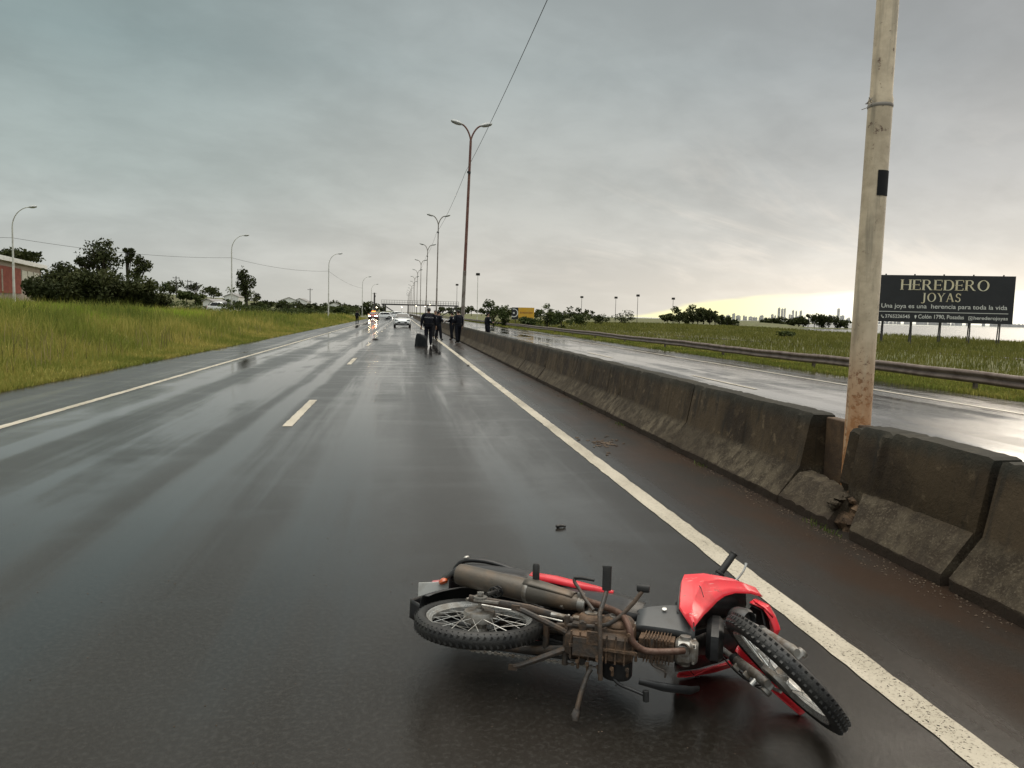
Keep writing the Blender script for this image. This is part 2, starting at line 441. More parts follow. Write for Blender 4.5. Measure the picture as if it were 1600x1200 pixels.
F = np.stack([idx[:-1, :-1], idx[1:, :-1], idx[1:, 1:], idx[:-1, 1:]], -1).reshape(-1, 4)
me = raw_mesh('ground', np.stack([GX, GY, GZ], -1).reshape(-1, 3), F, M['ground']); me.shade_smooth()
g = bpy.data.objects.new('ground', me); COL.objects.link(g); tag(g, 'grassy ground either side of the highway', kind='structure')

ROAD_END = 3000
def sheet(name, x0, x1, y0, y1, z, mat, label=None, ny_=1):
    b = MB(); yy = np.linspace(y0, y1, ny_+1)
    for i in range(ny_): b.add([(x0, yy[i], z), (x1, yy[i], z), (x1, yy[i+1], z), (x0, yy[i+1], z)], [[0, 1, 2, 3]])
    o = b.build(name, mat); return tag(o, label, kind='structure')
# our carriageway with a ragged left edge, and the opposite one
def ragged(name, xl, xr, rag_l, rag_r, z, label):
    yy = np.concatenate([np.linspace(-20, 90, 700), np.linspace(91, ROAD_END, 60)])
    def rag(a, amp):
        r_ = np.interp(yy, np.linspace(-20, ROAD_END, 9000), rng.normal(0, 1, 9000)*.5)+rng.normal(0, .35, len(yy))+np.sin(yy*.7)*.5+np.sin(yy*2.3)*.4
        return a+amp*r_
    L = rag(xl, rag_l); Rr = rag(xr, rag_r); n = len(yy)
    V = np.concatenate([np.stack([L, yy, np.full(n, z)], -1), np.stack([Rr, yy, np.full(n, z)], -1)])
    i = np.arange(n-1)
    me = raw_mesh(name, V, np.stack([i, i+n, i+n+1, i+1], -1), M['asphalt'])
    o = bpy.data.objects.new(name, me); COL.objects.link(o); return tag(o, label, kind='structure')
ragged('road', -7.28, 3.72, .10, 0, 0.0, 'wet asphalt carriageway')
o = ragged('opposite_road', 3.70, 13.25, 0, .06, -.004, 'wet carriageway beyond the concrete barrier')
def line(name, x0, w, segs, label):
    b = MB()
    for (a, c_) in segs:
        yy = np.linspace(a, c_, max(2, int((c_-a)/(.12 if c_ < 40 else 4))+1)) if c_-a < 60 else np.concatenate([np.arange(a, 40, .12), np.linspace(40, c_, 80)])
        n = len(yy); l = x0-w/2+rng.normal(0, .004, n); r_ = x0+w/2+rng.normal(0, .004, n)
        b.add([(l[i], yy[i], .004) for i in range(n)]+[(r_[i], yy[i], .004) for i in range(n)], [[i, i+n, i+n+1, i+1] for i in range(n-1)])
    return tag(b.build(name, M['line']), label, kind='structure')
line('edge_line', -5.07, .13, [(-10, 1500)], 'solid white line on the left of the carriageway')
line('edge_line', 2.16, .16, [(-10, 1500)], 'solid white line beside the barrier shoulder')
line('lane_line', -1.53, .13, [(10.75+12.6*i, 13.95+12.6*i) for i in range(-1, 60)], 'dashed white line between the lanes')
line('edge_line', 11.4, .12, [(-10, 1500)], 'solid white line of the far carriageway')
line('edge_line', 4.75, .12, [(-10, 1500)], 'white line along the far side of the barrier')
line('lane_line', 8.25, .11, [(4.4+12.5*i, 8.4+12.5*i) for i in range(-1, 50)], 'dashed white line of the far carriageway')

M['water'] = pm('river_water', (.10, .10, .09), (.13, .125, .11), .22, scale=.004, bump=.35, bscale=.25, world=True, bdist=.3)
tag(sheet('water', 40, 9000, -400, 9000, -4.0, M['water']), 'pale river beyond the verge', kind='structure')
M['haze_pale_land'] = pm('haze_pale_land', (.40, .40, .36), (.46, .45, .41), .95, scale=.01, world=True)  # distance haze is put into this pale land colour
b = MB()
for (cx_, cy_, rx, ry, hh) in ((2900, 3300, 2900, 420, 7.0),):
    secs = []
    for i in range(40):
        t = i/39; x = 700+t*4200; y = 4300-t*2200+60*math.sin(t*21)
        secs.append([(x, y-140, -5), (x, y-60, -2+2*random.random()), (x+200, y+900, 4+4*random.random()), (x+200, y+1300, -5)])
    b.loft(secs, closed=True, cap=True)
tag(b.build('far_shore', M['haze_pale_land']), 'low pale far bank of the river', kind='structure')

# wet dirt strip in the right verge
M['mud'] = pm('mud', (.035, .028, .018), (.06, .048, .03), .6, scale=2, world=True, bump=.5, bscale=12)
b = MB(); pa = [(24, 20), (29.9, 33.3), (31.8, 47.6), (27.5, 65.7), (24, 90), (21, 130), (20, 220)]
yy = np.linspace(20, 220, 160); xx = np.interp(yy, [p[1] for p in pa], [p[0] for p in pa])+np.sin(yy*.6)*.12
b.loft([[(x-.45-.15*math.sin(y), y, tz(x, y)+.03), (x, y, tz(x, y)+.0+.04), (x+.45+.2*math.sin(y*1.7), y, tz(x, y)+.03)] for x, y in zip(xx, yy)], closed=False)
tag(b.build('path', M['mud']), 'thin muddy rut running through the verge', kind='structure')

# ------------------------------------------------------------------ grass
M['stalk'] = mat_foliage('dry_stalks', (.09, .10, .03), (.20, .17, .07), (.36, .29, .14), .2, 2)
def blades(name, P, H, Wd, mat, lean=.35, rnd=None, label=None, rowsn=2):
    n = len(P); a = rng.uniform(0, 2*np.pi, n); ld = rng.uniform(0, 2*np.pi, n); lm = H*np.abs(rng.normal(0, lean, n))
    wx, wy = np.cos(a)*Wd/2, np.sin(a)*Wd/2; lx, ly = np.cos(ld)*lm, np.sin(ld)*lm
    V = np.zeros((n, 5, 3), np.float32)
    V[:, 0] = P+np.stack([-wx, -wy, -H*.05], -1); V[:, 1] = P+np.stack([wx, wy, -H*.05], -1)
    mid_ = P+np.stack([lx*.35, ly*.35, H*.6], -1)
    V[:, 2] = mid_+np.stack([wx*.8, wy*.8, 0*H], -1); V[:, 3] = mid_-np.stack([wx*.8, wy*.8, 0*H], -1)
    V[:, 4] = P+np.stack([lx, ly, H*np.clip(1-.35*(lm/H)**2, .4, 1)], -1)
    i = np.arange(n)*5
    F4_ = np.stack([i, i+1, i+2, i+3], -1); F3_ = np.stack([i+3, i+2, i+4], -1)
    if rnd is None: rnd = rng.uniform(0, 1, n)
    me = raw_mesh(name, V.reshape(-1, 3), F4_, mat, np.repeat(rnd, 5), F3_)
    o = bpy.data.objects.new(name, me); COL.objects.link(o); return tag(o, label, 'grass', kind='stuff')
_ph = rng.uniform(0, 7, (12, 3)); _fq = rng.normal(0, 1, (12, 2))
def fld(x, y, s):   # smooth random field in about -1..1
    r_ = 0
    for i in range(12): r_ = r_+np.sin((x*_fq[i, 0]+y*_fq[i, 1])/s+_ph[i, 0])
    return r_/4.0
def scatter(n, y0, y1, xfun, pw=1.0):
    u = rng.uniform(0, 1, n); y = y0*(y1/y0)**(u**pw); x = xfun(y, rng.uniform(0, 1, n)); return x, y
def at_t(x, y): return np.stack([x, y, terrain(x, y)], -1)
# left field: olive grass
x, y = scatter(190000, 8, 170, lambda y, u: -7.04-(u**1.8)*(12+y*.85))
dd = np.hypot(x, y); edge = smooth(-x, 7.2, 10.5)
kl = np.clip(.5+.5*fld(x, y, 2.6), 0, 1)
kt = np.clip(.5+.6*fld(x*1.3+40, y*.9, .8), 0, 1)
Hh = (.14+.95*edge*(.35+.40*kl+.30*kt))*rng.uniform(.5, 1.3, len(x))
rn = np.clip(.50+.30*smooth(x, -13, -8)-.30*fld(x, y, 5)-.14*kt+rng.normal(0, .2, len(x)), 0, 1)
blades('grass', at_t(x, y), Hh, .009+dd*.00055, M['grass'], .38, rn, 'tall olive grass field left of the highway')
# lime reed stands on the rise
x, y = scatter(110000, 12, 130, lambda y, u: -9.4-y*.07-(u**1.2)*(6+y*.7))
kf = fld(x, y, 3.6)+.55*smooth(-x, 12, 22)+.1; keep = kf > .22; x, y, kf = x[keep], y[keep], kf[keep]
dd = np.hypot(x, y)
Hh = (.38+.45*np.clip(kf, 0, 1))*rng.uniform(.65, 1.2, len(x))*(1-.45*smooth(y, 60, 120))
blades('reeds', at_t(x, y), Hh, .013+dd*.0006, M['reed'], .28, np.clip(rng.normal(.5, .25, len(x)), 0, 1), 'bright lime reeds standing in the field')
# taller dry stalks and weeds standing out of the field
x, y = scatter(9000, 9, 120, lambda y, u: -8.3-(u**1.1)*(9+y*.6))
dd = np.hypot(x, y)
blades('weeds', at_t(x, y), rng.uniform(.45, 1.05, len(x))*(.6+.4*np.clip(fld(x, y, 2), 0, 1)), .012+dd*.0005, M['stalk'], .22, None, 'taller dry stalks and weeds standing out of the left field')
x, y = scatter(34000, 9, 120, lambda y, u: 13.3+2.4*u**1.3)
dd = np.hypot(x, y)
blades('grass', at_t(x, y), rng.uniform(.05, .17, len(x)), .010+dd*.0005, M['grass'], .4, np.clip(rng.normal(.38, .22, len(x)), 0, 1), 'bright green grass strip along the foot of the guard rail')
# right verge
x, y = scatter(120000, 9, 200, lambda y, u: 13.25+(u**1.35)*(shore(y)+4-13.25))
dd = np.hypot(x, y); kl = np.clip(.5+.5*fld(x, y, 3.3), 0, 1)
Hh = (.09+.16*smooth(x, 13.5, 17)+.26*smooth(x, 18, 34)*kl)*rng.uniform(.6, 1.3, len(x))
rn = np.clip(.5+.3*fld(x, y, 7)+rng.normal(0, .2, len(x)), 0, 1)
blades('grass', at_t(x, y), Hh, .010+dd*.0006, M['verge'], .4, rn, 'short olive grass verge between guard rail and river')
# ------------------------------------------------------------------ trees
def tree(name, x, y, h, rx, rz_, mat, label, cat='tree', group=None, n=1800, leaf=.35, trunk_h=.4, cz=None, clumps=9, seed=0, ry=None, limbs=5, density=.55, zoff=0):
    rs = np.random.default_rng(seed+int(abs(x)*7+y))
    z0 = tz(x, y)+zoff
    root = empty(name, (x, y, z0), 0, label, cat, group)
    ry = ry or rx; cz = cz if cz is not None else h-rz_
    cl = []
    for i in range(clumps):
        v = rs.normal(0, 1, 3); v /= np.linalg.norm(v); r_ = rs.uniform(.25, .85)
        cl.append((np.array([v[0]*rx*r_, v[1]*ry*r_, cz+v[2]*rz_*r_]), rs.uniform(.28, .5)))
    C_ = np.array([c_[0] for c_ in cl]); S_ = np.array([c_[1] for c_ in cl])
    wi = rs.integers(0, clumps, n)
    v = rs.normal(0, 1, (n, 3)); v /= np.linalg.norm(v, axis=1)[:, None]; v *= (rs.uniform(0, 1, n)**.45)[:, None]
    P = C_[wi]+v*S_[wi][:, None]*np.array([rx, ry, rz_])
    P[:, 2] = np.maximum(P[:, 2], .05)
    sz = leaf*rs.uniform(.5, 1.3, n)
    a = rs.normal(0, 1, (n, 3)); a /= np.linalg.norm(a, axis=1)[:, None]
    b_ = rs.normal(0, 1, (n, 3)); b_ = np.cross(a, b_); b_ /= np.linalg.norm(b_, axis=1)[:, None]
    V = np.stack([P-a*sz[:, None]*.5, P+b_*sz[:, None]*.28, P+a*sz[:, None]*.5, P-b_*sz[:, None]*.28], 1).reshape(-1, 3)
    F_ = np.arange(n*4).reshape(-1, 4)
    cr = rs.uniform(0, 1, clumps)
    me = raw_mesh('crown', V, F_, mat, np.repeat(np.clip(cr[wi]*.7+rs.uniform(0, .35, n), 0, 1), 4))
    o = bpy.data.objects.new('crown', me); COL.objects.link(o); o.parent = root
    b = MB(); tr = h*.022+.03
    b.tube([(0, 0, -.3), (tr*.6, 0, cz*.5), (0, tr, cz), (0, 0, cz+rz_*.5)], [tr*1.2, tr*.9, tr*.6, tr*.2], 7)
    for i in range(min(limbs, clumps)):
        c_ = cl[i][0]; zb = cz*random.uniform(.4, .8)
        b.tube([(0, 0, zb), tuple(c_*.55+np.array([0, 0, zb*.45])), tuple(c_)], [tr*.55, tr*.35, tr*.12], 5)
    b.build('trunk', M['bark'], root)
    return root
M['bush_leaf'] = mat_foliage('bush_leaves', (.035, .06, .008), (.09, .13, .018), (.16, .20, .03), .2, 1.2)
def ordn(i):
    w = ['first', 'second', 'third', 'fourth', 'fifth', 'sixth', 'seventh', 'eighth', 'ninth', 'tenth', 'eleventh', 'twelfth', 'thirteenth', 'fourteenth', 'fifteenth', 'sixteenth', 'seventeenth', 'eighteenth', 'nineteenth']
    if i < 19: return w[i]
    t_ = ['twentieth', 'thirtieth', 'fortieth', 'fiftieth', 'sixtieth', 'seventieth', 'eightieth', 'ninetieth'][(i+1)//10-2]; u = (i+1) % 10
    return t_ if u == 0 else ['twenty', 'thirty', 'forty', 'fifty', 'sixty', 'seventy', 'eighty', 'ninety'][(i+1)//10-2]+'-'+w[u-1]
# dark thicket at the left, low dense trees
gl = 'dark trees of the thicket left of the highway'
def at_px(px, dist):   # direction of a picture column on the level ground -> x,y
    a = math.atan((px-800)/1200)+R(8.3); return dist*math.sin(a), dist*math.cos(a)
names = ['leftmost dark tree of the thicket beside the red warehouse', 'second dark tree of the thicket, just right of the warehouse end', 'rounded dark tree at the middle of the thicket', 'broad dark tree in front of the tall airy tree', 'dark tree at the thicket middle below the small bushy crown', 'sloping dark tree near the right end of the thicket', 'lowest dark tree at the right end of the thicket']
for i, (px, dist, h_, rx) in enumerate([(72, 74, 4.6, 2.3), (96, 76, 6.1, 3.0), (128, 74, 5.6, 2.9), (160, 75, 5.6, 2.9), (188, 76, 5.2, 2.8), (212, 74, 4.4, 2.4), (236, 78, 3.2, 2.4)]):
    x, y = at_px(px, dist); h_ = h_*.83-tz(x, y)+.3
    tree('dark_tree', x, y, h_, rx, h_*.48, M['dark_leaf'], names[i], group=gl, n=4200, leaf=.30, clumps=16, cz=h_*.52, seed=i)
x, y = at_px(162, 112); tree('airy_tree', x, y, 10.3-tz(x, y), 2.9, 2.6, M['dark_leaf'], 'tall airy tree with open branching crown rising above the thicket', n=1700, leaf=.42, clumps=22, cz=7.6-tz(x, y), limbs=12, seed=4)
x, y = at_px(134, 112); tree('airy_tree', x, y, 7.7-tz(x, y), 1.5, 1.0, M['dark_leaf'], 'small tuft-crowned tree left of the tall airy tree', n=450, leaf=.42, clumps=8, cz=6.7-tz(x, y), seed=5)
x, y = at_px(199, 112); tree('bushy_tree', x, y, 9.0-tz(x, y), 1.0, 1.0, M['dark_leaf'], 'small tree with round dense crown above the thicket', n=900, leaf=.36, clumps=6, cz=8.0-tz(x, y), seed=6)
x, y = at_px(214, 110); tree('airy_tree', x, y, 8.1-tz(x, y), 1.9, 1.7, M['dark_leaf'], 'airy tree at the right above the thicket', n=900, leaf=.40, clumps=13, cz=6.4-tz(x, y), limbs=8, seed=7)
x, y = at_px(32, 150); tree('bushy_tree', x, y, 10.9-tz(x, y), 5.0, 1.3, M['dark_leaf'], 'dark tree crown showing above the warehouse roof', n=1200, leaf=.6, clumps=12, cz=9.4-tz(x, y), seed=8)
x, y = at_px(383, 102); tree('slim_tree', x, y, 7.1-tz(x, y), 1.15, 2.1, M['dark_leaf'], 'slim upright tree standing alone beside the second single-arm lamp', n=1000, leaf=.34, clumps=20, cz=4.7-tz(x, y), limbs=10, seed=9)
# far hedge trees along the left skyline
gf = 'far trees along the left skyline'
for i in range(30):
    px = 252+i*10.5+random.uniform(-4, 4); dist = random.uniform(170, 330)
    x, y = at_px(px, dist); h_ = random.uniform(3.2, 5.5)*(1.0 if px < 420 else .9)*dist/240
    tree('far_tree', x, y, h_, h_*.8, h_*.45, M['dark_leaf'] if i % 3 else M['mid_leaf'], 'dark hedge-line tree on the left skyline, %s from its left end' % ordn(i), group=gf, n=320, leaf=.9, clumps=6, cz=h_*.5, seed=i, limbs=2)
# shrubs in the left field
gs = 'bushes in the left field'
for i, (px, dist, h_, rx, lb) in enumerate([(372, 88, 2.1, 3.2, 'olive bush at the foot of the slim tree'), (405, 92, 1.9, 3.5, 'low bush just right of the slim tree'), (330, 105, 2.2, 4.0, 'low bush left of the second single-arm lamp'), (440, 120, 2.2, 6.0, 'long low bush between the second and third single-arm lamps'), (475, 135, 2.2, 6.0, 'low bush just left of the third single-arm lamp'), (290, 120, 2.4, 4.5, 'wide low bush right of the thicket end'), (530, 190, 3.0, 7.0, 'bushy slope plant right of the third single-arm lamp')]):
    x, y = at_px(px, dist); tree('bush', x, y, h_*(.6 if dist < 40 else 1), rx, h_*.4, M['bush_leaf'] if dist < 40 else M['mid_leaf'], lb, 'bush', gs, n=700, leaf=.07+dist*.0022, clumps=9, cz=h_*.45, seed=20+i, limbs=3)
# right side
gr_ = 'shrubs beyond the guard rail'
for i, (px, dist, h_, rx, lb) in enumerate([(768, 112, 4.0, 1.6, 'upright shrub left of the yellow sign with thin top'), (786, 105, 2.8, 1.4, 'low shrub just left of the yellow sign'), (828, 96, 1.7, 2.2, 'low olive shrub below the yellow sign'), (852, 108, 3.4, 2.1, 'tallest spiky shrub right of the yellow sign'), (874, 110, 2.6, 2.0, 'shrub at the right of the spiky shrub group'), (905, 125, 2.2, 1.8, 'thin shrub right of the shrub group'), (931, 150, 2.3, 2.2, 'small shrub left of the dark round bush'), (968, 175, 3.0, 3.6, 'dark round bush below two floodlight masts')]):
    x, y = at_px(px, dist); tree('shrub', x, y, h_, rx, h_*.5, M['mid_leaf'] if i < 6 else M['dark_leaf'], lb, 'shrub', gr_, n=900, leaf=.34, clumps=12, cz=h_*.5, seed=40+i, limbs=4)
x, y = at_px(1222, 76); tree('bush', x, y, 1.1, .9, .5, M['mid_leaf'], 'small round dark bush alone in the right verge', 'bush', n=500, leaf=.22, clumps=7, cz=.5, seed=60)
gt = 'riverside trees in the dark clump'
for i in range(16):
    px = 1040+i*9.4+random.uniform(-2, 2); dist = random.uniform(236, 268); h_ = [3.6, 4.2, 5.6, 6.0, 6.2, 6.0, 5.6, 5.2, 5.0, 4.6, 4.2, 3.8, 4.0, 3.6, 4.4, 3.4][i]
    x, y = at_px(px, dist)
    tree('riverside_tree', x, y, h_, 3.2, h_*.48, M['dark_leaf'], 'dark riverside tree in the long clump by the water, %s from its left end' % ordn(i), group=gt, n=600, leaf=.8, clumps=8, cz=h_*.5, seed=70+i, limbs=2)
# spit of land with trees in the river
b = MB(); secs = []
for i in range(24):
    t = i/23; px = 1170+t*158; x, y = at_px(px, 740); w_ = 26*math.sin(math.pi*min(.5+t*.48, .985))**.6
    secs.append([(x-w_*.5, y-w_, -4.6), (x-w_*.25, y-w_*.5, -3.3), (x+w_*.25, y+w_*.5, -3.2), (x+w_*.5, y+w_, -4.6)])
b.loft(secs)
tag(b.build('land_spit', M['ground']), 'low wooded spit reaching into the river', kind='structure')
gp = 'trees on the river spit'
for i in range(16):
    px = 1192+i*8.3+random.uniform(-2, 2); h_ = [8, 9, 8, 9, 7, 9, 11, 12.5, 13, 13, 13, 12.5, 12, 11, 10, 8][i]
    x, y = at_px(px, 742)
    tree('spit_tree', x, y, h_, 6.5, h_*.5, M['dark_leaf'], 'dark tree on the wooded river spit, %s from its left end' % ordn(i), group=gp, n=380, leaf=2.0, clumps=8, cz=h_*.5, seed=100+i, limbs=2, zoff=-tz(x, y)-3.4)
# far trees straight ahead beyond the footbridge
gh = 'far trees beyond the footbridge'; kb = -1
for i in range(34):
    px = 520+i*12+random.uniform(-3, 3)
    if 606 < px < 676: continue
    dist = random.uniform(480, 640) if px < 760 else random.uniform(300, 420)
    x, y = at_px(px, dist); h_ = random.uniform(6.5, 11)*dist/600
    if x < 16 and x > -12: continue
    kb += 1
    tree('distant_tree', x, y, h_, h_*.8, h_*.5, M['dark_leaf'], 'distant skyline tree beyond the footbridge, %s from the left' % ordn(kb), group=gh, n=220, leaf=1.7*dist/550, clumps=6, cz=h_*.5, seed=130+i, limbs=2)
# ------------------------------------------------------------------ concrete barrier
BX = 3.70
def prof(z0=0.0, j=0.0):
    # near side up, across the top, far side down
    return [(-.40, z0), (-.40, .075), (-.20, .33), (-.125, .76), (-.10, .80), (.10, .80), (.125, .76), (.20, .33), (.40, .075), (.40, z0)]
def seg_mesh(y0, y1, seedn, chip=0.0, P=None, step=.045):
    rs = random.Random(seedn); b = MB(); secs = []
    n = max(2, int((y1-y0)/step)); P = P or prof()
    ph = [rs.uniform(0, 6) for _ in range(6)]
    for i in range(n+1):
        y = y0+(y1-y0)*i/n; s_ = []
        e = min(y-y0, y1-y); er = .012*max(0, 1-e/.03)
        for j, (px, pz) in enumerate(P):
            w = .004*math.sin(y*3+ph[0]+j)+.003*math.sin(y*11+ph[1]+j*2)+rs.gauss(0, .0028)
            zz = pz+(.004*math.sin(y*5+ph[2])+rs.gauss(0, .0015)+(-er if pz > .7 else 0) if pz > .05 else -.02)
            if pz > .7 and rs.random() < .07: zz -= rs.uniform(.004, .022)
            xx = px+(w if pz > .05 else 0); xx *= (1-er*2)
            s_.append((BX+xx, y, zz))
        secs.append(s_)
    b.loft(secs); return b
near = [
    (1.15, 4.10, 'nearest stained concrete barrier segment, cut off by the right edge of the photo', {}),
    (6.26, 9.0, 'stained concrete barrier segment ending at the foot of the rusty pole, on its far side', {}),
    (9.02, 12.05, 'concrete barrier segment second beyond the rusty pole', {}),
    (12.07, 15.25, 'concrete barrier segment third beyond the rusty pole', {}),
    (15.27, 18.4, 'concrete barrier segment fourth beyond the rusty pole', {}),
    (18.42, 21.5, 'concrete barrier segment fifth beyond the rusty pole', {}),
    (21.52, 24.6, 'concrete barrier segment sixth beyond the rusty pole', {}),
]
GB = 'concrete barrier segments between the carriageways'
for i, (a, c_, lb, kw) in enumerate(near):
    o = seg_mesh(a, c_, 10+i).build('concrete_barrier', M['concrete'], None, 30)
    tag(o, lb, 'barrier', GB)
# broken segment: upper wall whole, its foot only on the nearer part
br = empty('concrete_barrier', (0, 0, 0), 0, 'broken concrete barrier segment right of the rusty pole with part of its foot missing', 'barrier', GB)
UP = [(-.19, .30), (-.20, .33), (-.125, .76), (-.10, .80), (.10, .80), (.125, .76), (.20, .33), (.40, .075), (.40, 0), (.0, 0), (-.10, .0)]
seg_mesh(4.17, 5.52, 31, P=[(-.17, .0), (-.20, .33), (-.125, .76), (-.10, .80), (.10, .80), (.125, .76), (.20, .33), (.40, .075), (.40, 0)]).build('upper_wall', M['concrete'], br, 30)
seg_mesh(5.545, 5.665, 32, P=[(-.10, .20), (-.185, .33), (-.12, .74), (-.095, .775), (.10, .79), (.125, .76), (.20, .33), (.40, .075), (.40, 0), (-.05, .0)]).build('end_block', M['concrete'], br, 30)
rs = random.Random(3); b = MB(); secs = []
for i in range(20):
    t = i/19; y = 4.17+t*.98; cut = max(0, (t-.72)/.28)
    jag = rs.uniform(-.012, .012)
    secs.append([(BX-.165, y, -.02), (BX-.40+jag*.3, y-.10*0, -.02), (BX-.40+jag*.3, y, .075+jag*.2), (BX-.20+jag*.1, y+.16*t*t, .33-cut*.01)])
b.loft(secs); b.build('foot', M['concrete'], br, 30)
M['rubble'] = pm('broken_concrete', (.055, .032, .017), (.12, .072, .036), .85, scale=9, bump=.9, bscale=45, world=True, bdist=.02)
def lump(b, c_, s, rs, squash=1.0):
    bm = bmesh.new(); bmesh.ops.create_icosphere(bm, subdivisions=2, radius=1)
    ph = [rs.uniform(0, 6) for _ in range(6)]
    vs = []
    for v in bm.verts:
        p = v.co; d_ = 1+.22*math.sin(p.x*3+ph[0])*math.sin(p.y*3.4+ph[1])+.15*math.sin(p.z*5+ph[2])+rs.uniform(-.07, .07)
        vs.append((c_[0]+p.x*d_*s[0], c_[1]+p.y*d_*s[1], c_[2]+p.z*d_*s[2]))
    b.add(vs, [[v.index for v in f.verts] for f in bm.faces]); bm.free()
b = MB()
for i in range(9):
    y = rs.uniform(5.15, 5.6); t = rs.random(); x = BX-.12-.17*t; z = .22*(1-t)+.02
    lump(b, (x, y, z), (rs.uniform(.05, .09), rs.uniform(.07, .13), rs.uniform(.04, .08)), rs)
sc_ = []
for i in range(14):
    y = 5.02+.62*i/13; w_ = .20+.03*math.sin(i*1.9)+rs.uniform(-.015, .015); sc_.append([(BX-.05, y, -.02), (BX-.05-w_-.04, y, -.02), (BX-.05-w_, y, .08+rs.uniform(-.02, .02)), (BX-.14, y, .27+rs.uniform(-.02, .02)), (BX-.05, y, .33)])
b.loft(sc_)
b.build('rubble_core', M['rubble'], br, 25)
# foot slab and recessed panel around the pole (belongs to the far segment)
fs_ = empty('concrete_footing', (0, 0, 0), 0, 'cracked concrete footing with a recessed stained panel that holds the rusty pole', 'footing')
b = MB(); secs = []
for i in range(16):
    t = i/15; y = 6.235-t*.80; sl_ = .16*t
    j = rs.uniform(-.010, .010)
    ztop = .30-.04*t+j; secs.append([(BX-.10, y, -.02), (BX-.40+j*.4, y, -.02), (BX-.40+j*.4, y, .075+j), (BX-.22+j, y+sl_*.4, ztop-.02), (BX-.10, y+sl_*.4, ztop)])
b.loft(secs)
for i in range(7):
    y = rs.uniform(5.45, 5.60); lump(b, (BX-.27+rs.uniform(-.06, .06), y, .20+rs.uniform(-.05, .05)), (.04, .05, .03), rs)
b.build('foot_slab', M['concrete'], fs_, 28)
M['stain'] = pm('rust_stained_concrete', (.050, .030, .016), (.10, .060, .030), .8, scale=5, bump=.5, bscale=30, world=True)
b = MB(); b.box((BX+.07, 5.98, .38), (.10, .55, .78)); b.build('recessed_panel', M['stain'], fs_, 30, bevel=.01)
# debris at the foot
M['dirt'] = pm('dirt', (.05, .032, .02), (.10, .07, .045), .9, scale=20, bump=.8, bscale=60)
b = MB()
for i in range(900):
    y = rs.uniform(3.0, 16) if i % 3 else rs.uniform(3.6, 7); x = BX-.41-abs(rs.gauss(0, .10)); s_ = rs.uniform(.003, .011)*(1.4 if i % 40 == 0 else 1)
    p = [(x+s_*rs.uniform(.6, 1.2)*math.cos(a), y+s_*rs.uniform(.6, 1.2)*math.sin(a), .002) for a in (0, 1.6, 3.1, 4.7)]
    b.add(p+[(x, y, s_*.9)], [[0, 1, 4], [1, 2, 4], [2, 3, 4], [3, 0, 4]])
tag(b.build('gravel', M['dirt']), 'brown grit lying along the foot of the barrier', 'grit', kind='stuff')
b = MB()
for i in range(1300):
    x = rs.uniform(-6.9, 3.2); y = 2.3+abs(rs.gauss(0, 1))*7; s_ = rs.uniform(.0015, .0045)
    b.add([(x+s_*math.cos(a), y+s_*math.sin(a), .001) for a in (0, 1.6, 3.1, 4.7)]+[(x, y, s_*.9)], [[0, 1, 4], [1, 2, 4], [2, 3, 4], [3, 0, 4]])
tag(b.build('gravel', M['dirt']), 'tiny grit scattered on the wet carriageway', 'grit', kind='stuff')
M['weed'] = mat_foliage('weed_leaves', (.03, .05, .01), (.07, .1, .02), (.12, .14, .04), .2, 3)
P_ = np.stack([BX-.42-np.abs(rng.normal(0, .03, 130)), rng.choice([5.35, 5.55, 7.9, 11, 13.6], 130)+rng.normal(0, .07, 130), np.full(130, .0)], -1)
blades('weeds', P_, rng.uniform(.02, .06, 130), np.full(130, .006), M['weed'], .7, None, 'small weeds sprouting at the barrier foot')
# the repeating far segments
protos = []
y = 24.62; kfar = 0
while y < 330:
    if kfar < 4:
        bm_ = seg_mesh(0, 3.08, 200+kfar, step=.12); o = bm_.build('concrete_barrier', M['concrete'], None, 30); protos.append(o)
    else:
        o = protos[kfar % 4].copy(); COL.objects.link(o)
    o.location = (0, y, 0)
    tag(o, 'one of the many identical concrete barrier segments running past the police group to the bridge', 'barrier', GB)
    y += 3.10 if y < 60 else 3.10; kfar += 1

# ------------------------------------------------------------------ lamp posts
def mat_oldpole():
    m_, kk, b = newmat("old_painted_steel")
    v = kk.new('ShaderNodeTexCoord').outputs['Object']
    s = kk.new('ShaderNodeSeparateXYZ'); kk.l.new(v, s.inputs[0])
    n = kk.noise(v, 5, 6, .65, .2); n2 = kk.noise(v, 22, 5, .7); st_ = kk.noise(kk.vmul(v, (9, 9, .7)), 1.2, 5, .6)
    c_ = kk.mix(kk.sstep(n, .35, .65), (.60, .50, .355), (.44, .36, .25))
    c_ = kk.mix(kk.m('MULTIPLY', kk.sstep(st_, .5, .68), .6), c_, (.20, .175, .13))
    low = kk.sstep(s.outputs[2], 1.7, .5)
    rust = kk.sstep(kk.m('ADD', kk.m('ADD', n2, kk.m('MULTIPLY', n, .5)), kk.m('MULTIPLY', low, .16)), .86, .98)
    c_ = kk.mix(kk.m('MULTIPLY', rust, .9), c_, (.075, .032, .014))
    c_ = kk.mix(kk.m('MULTIPLY', kk.m('MULTIPLY', low, kk.sstep(st_, .22, .50)), .9), c_, (.42, .19, .07))
    kk.l.new(c_, b.inputs['Base Color']); b.inputs['Roughness'].default_value = .55
    kk.l.new(kk.bump(kk.m('ADD', n2, kk.m('MULTIPLY', rust, -.6)), .45, .006), b.inputs['Normal'])
    return m_
M['pole'] = mat_oldpole()
M['polegrey'] = pm('weathered_steel', (.22, .20, .17), (.13, .10, .085), .6, scale=3, lo=.45, hi=.6)
M['polered'] = pm('rusty_red_steel', (.12, .045, .035), (.17, .085, .06), .65, scale=3)
M['lamp'] = pm('lamp_housing', (.42, .43, .42), (.33, .34, .33), .4, scale=8)
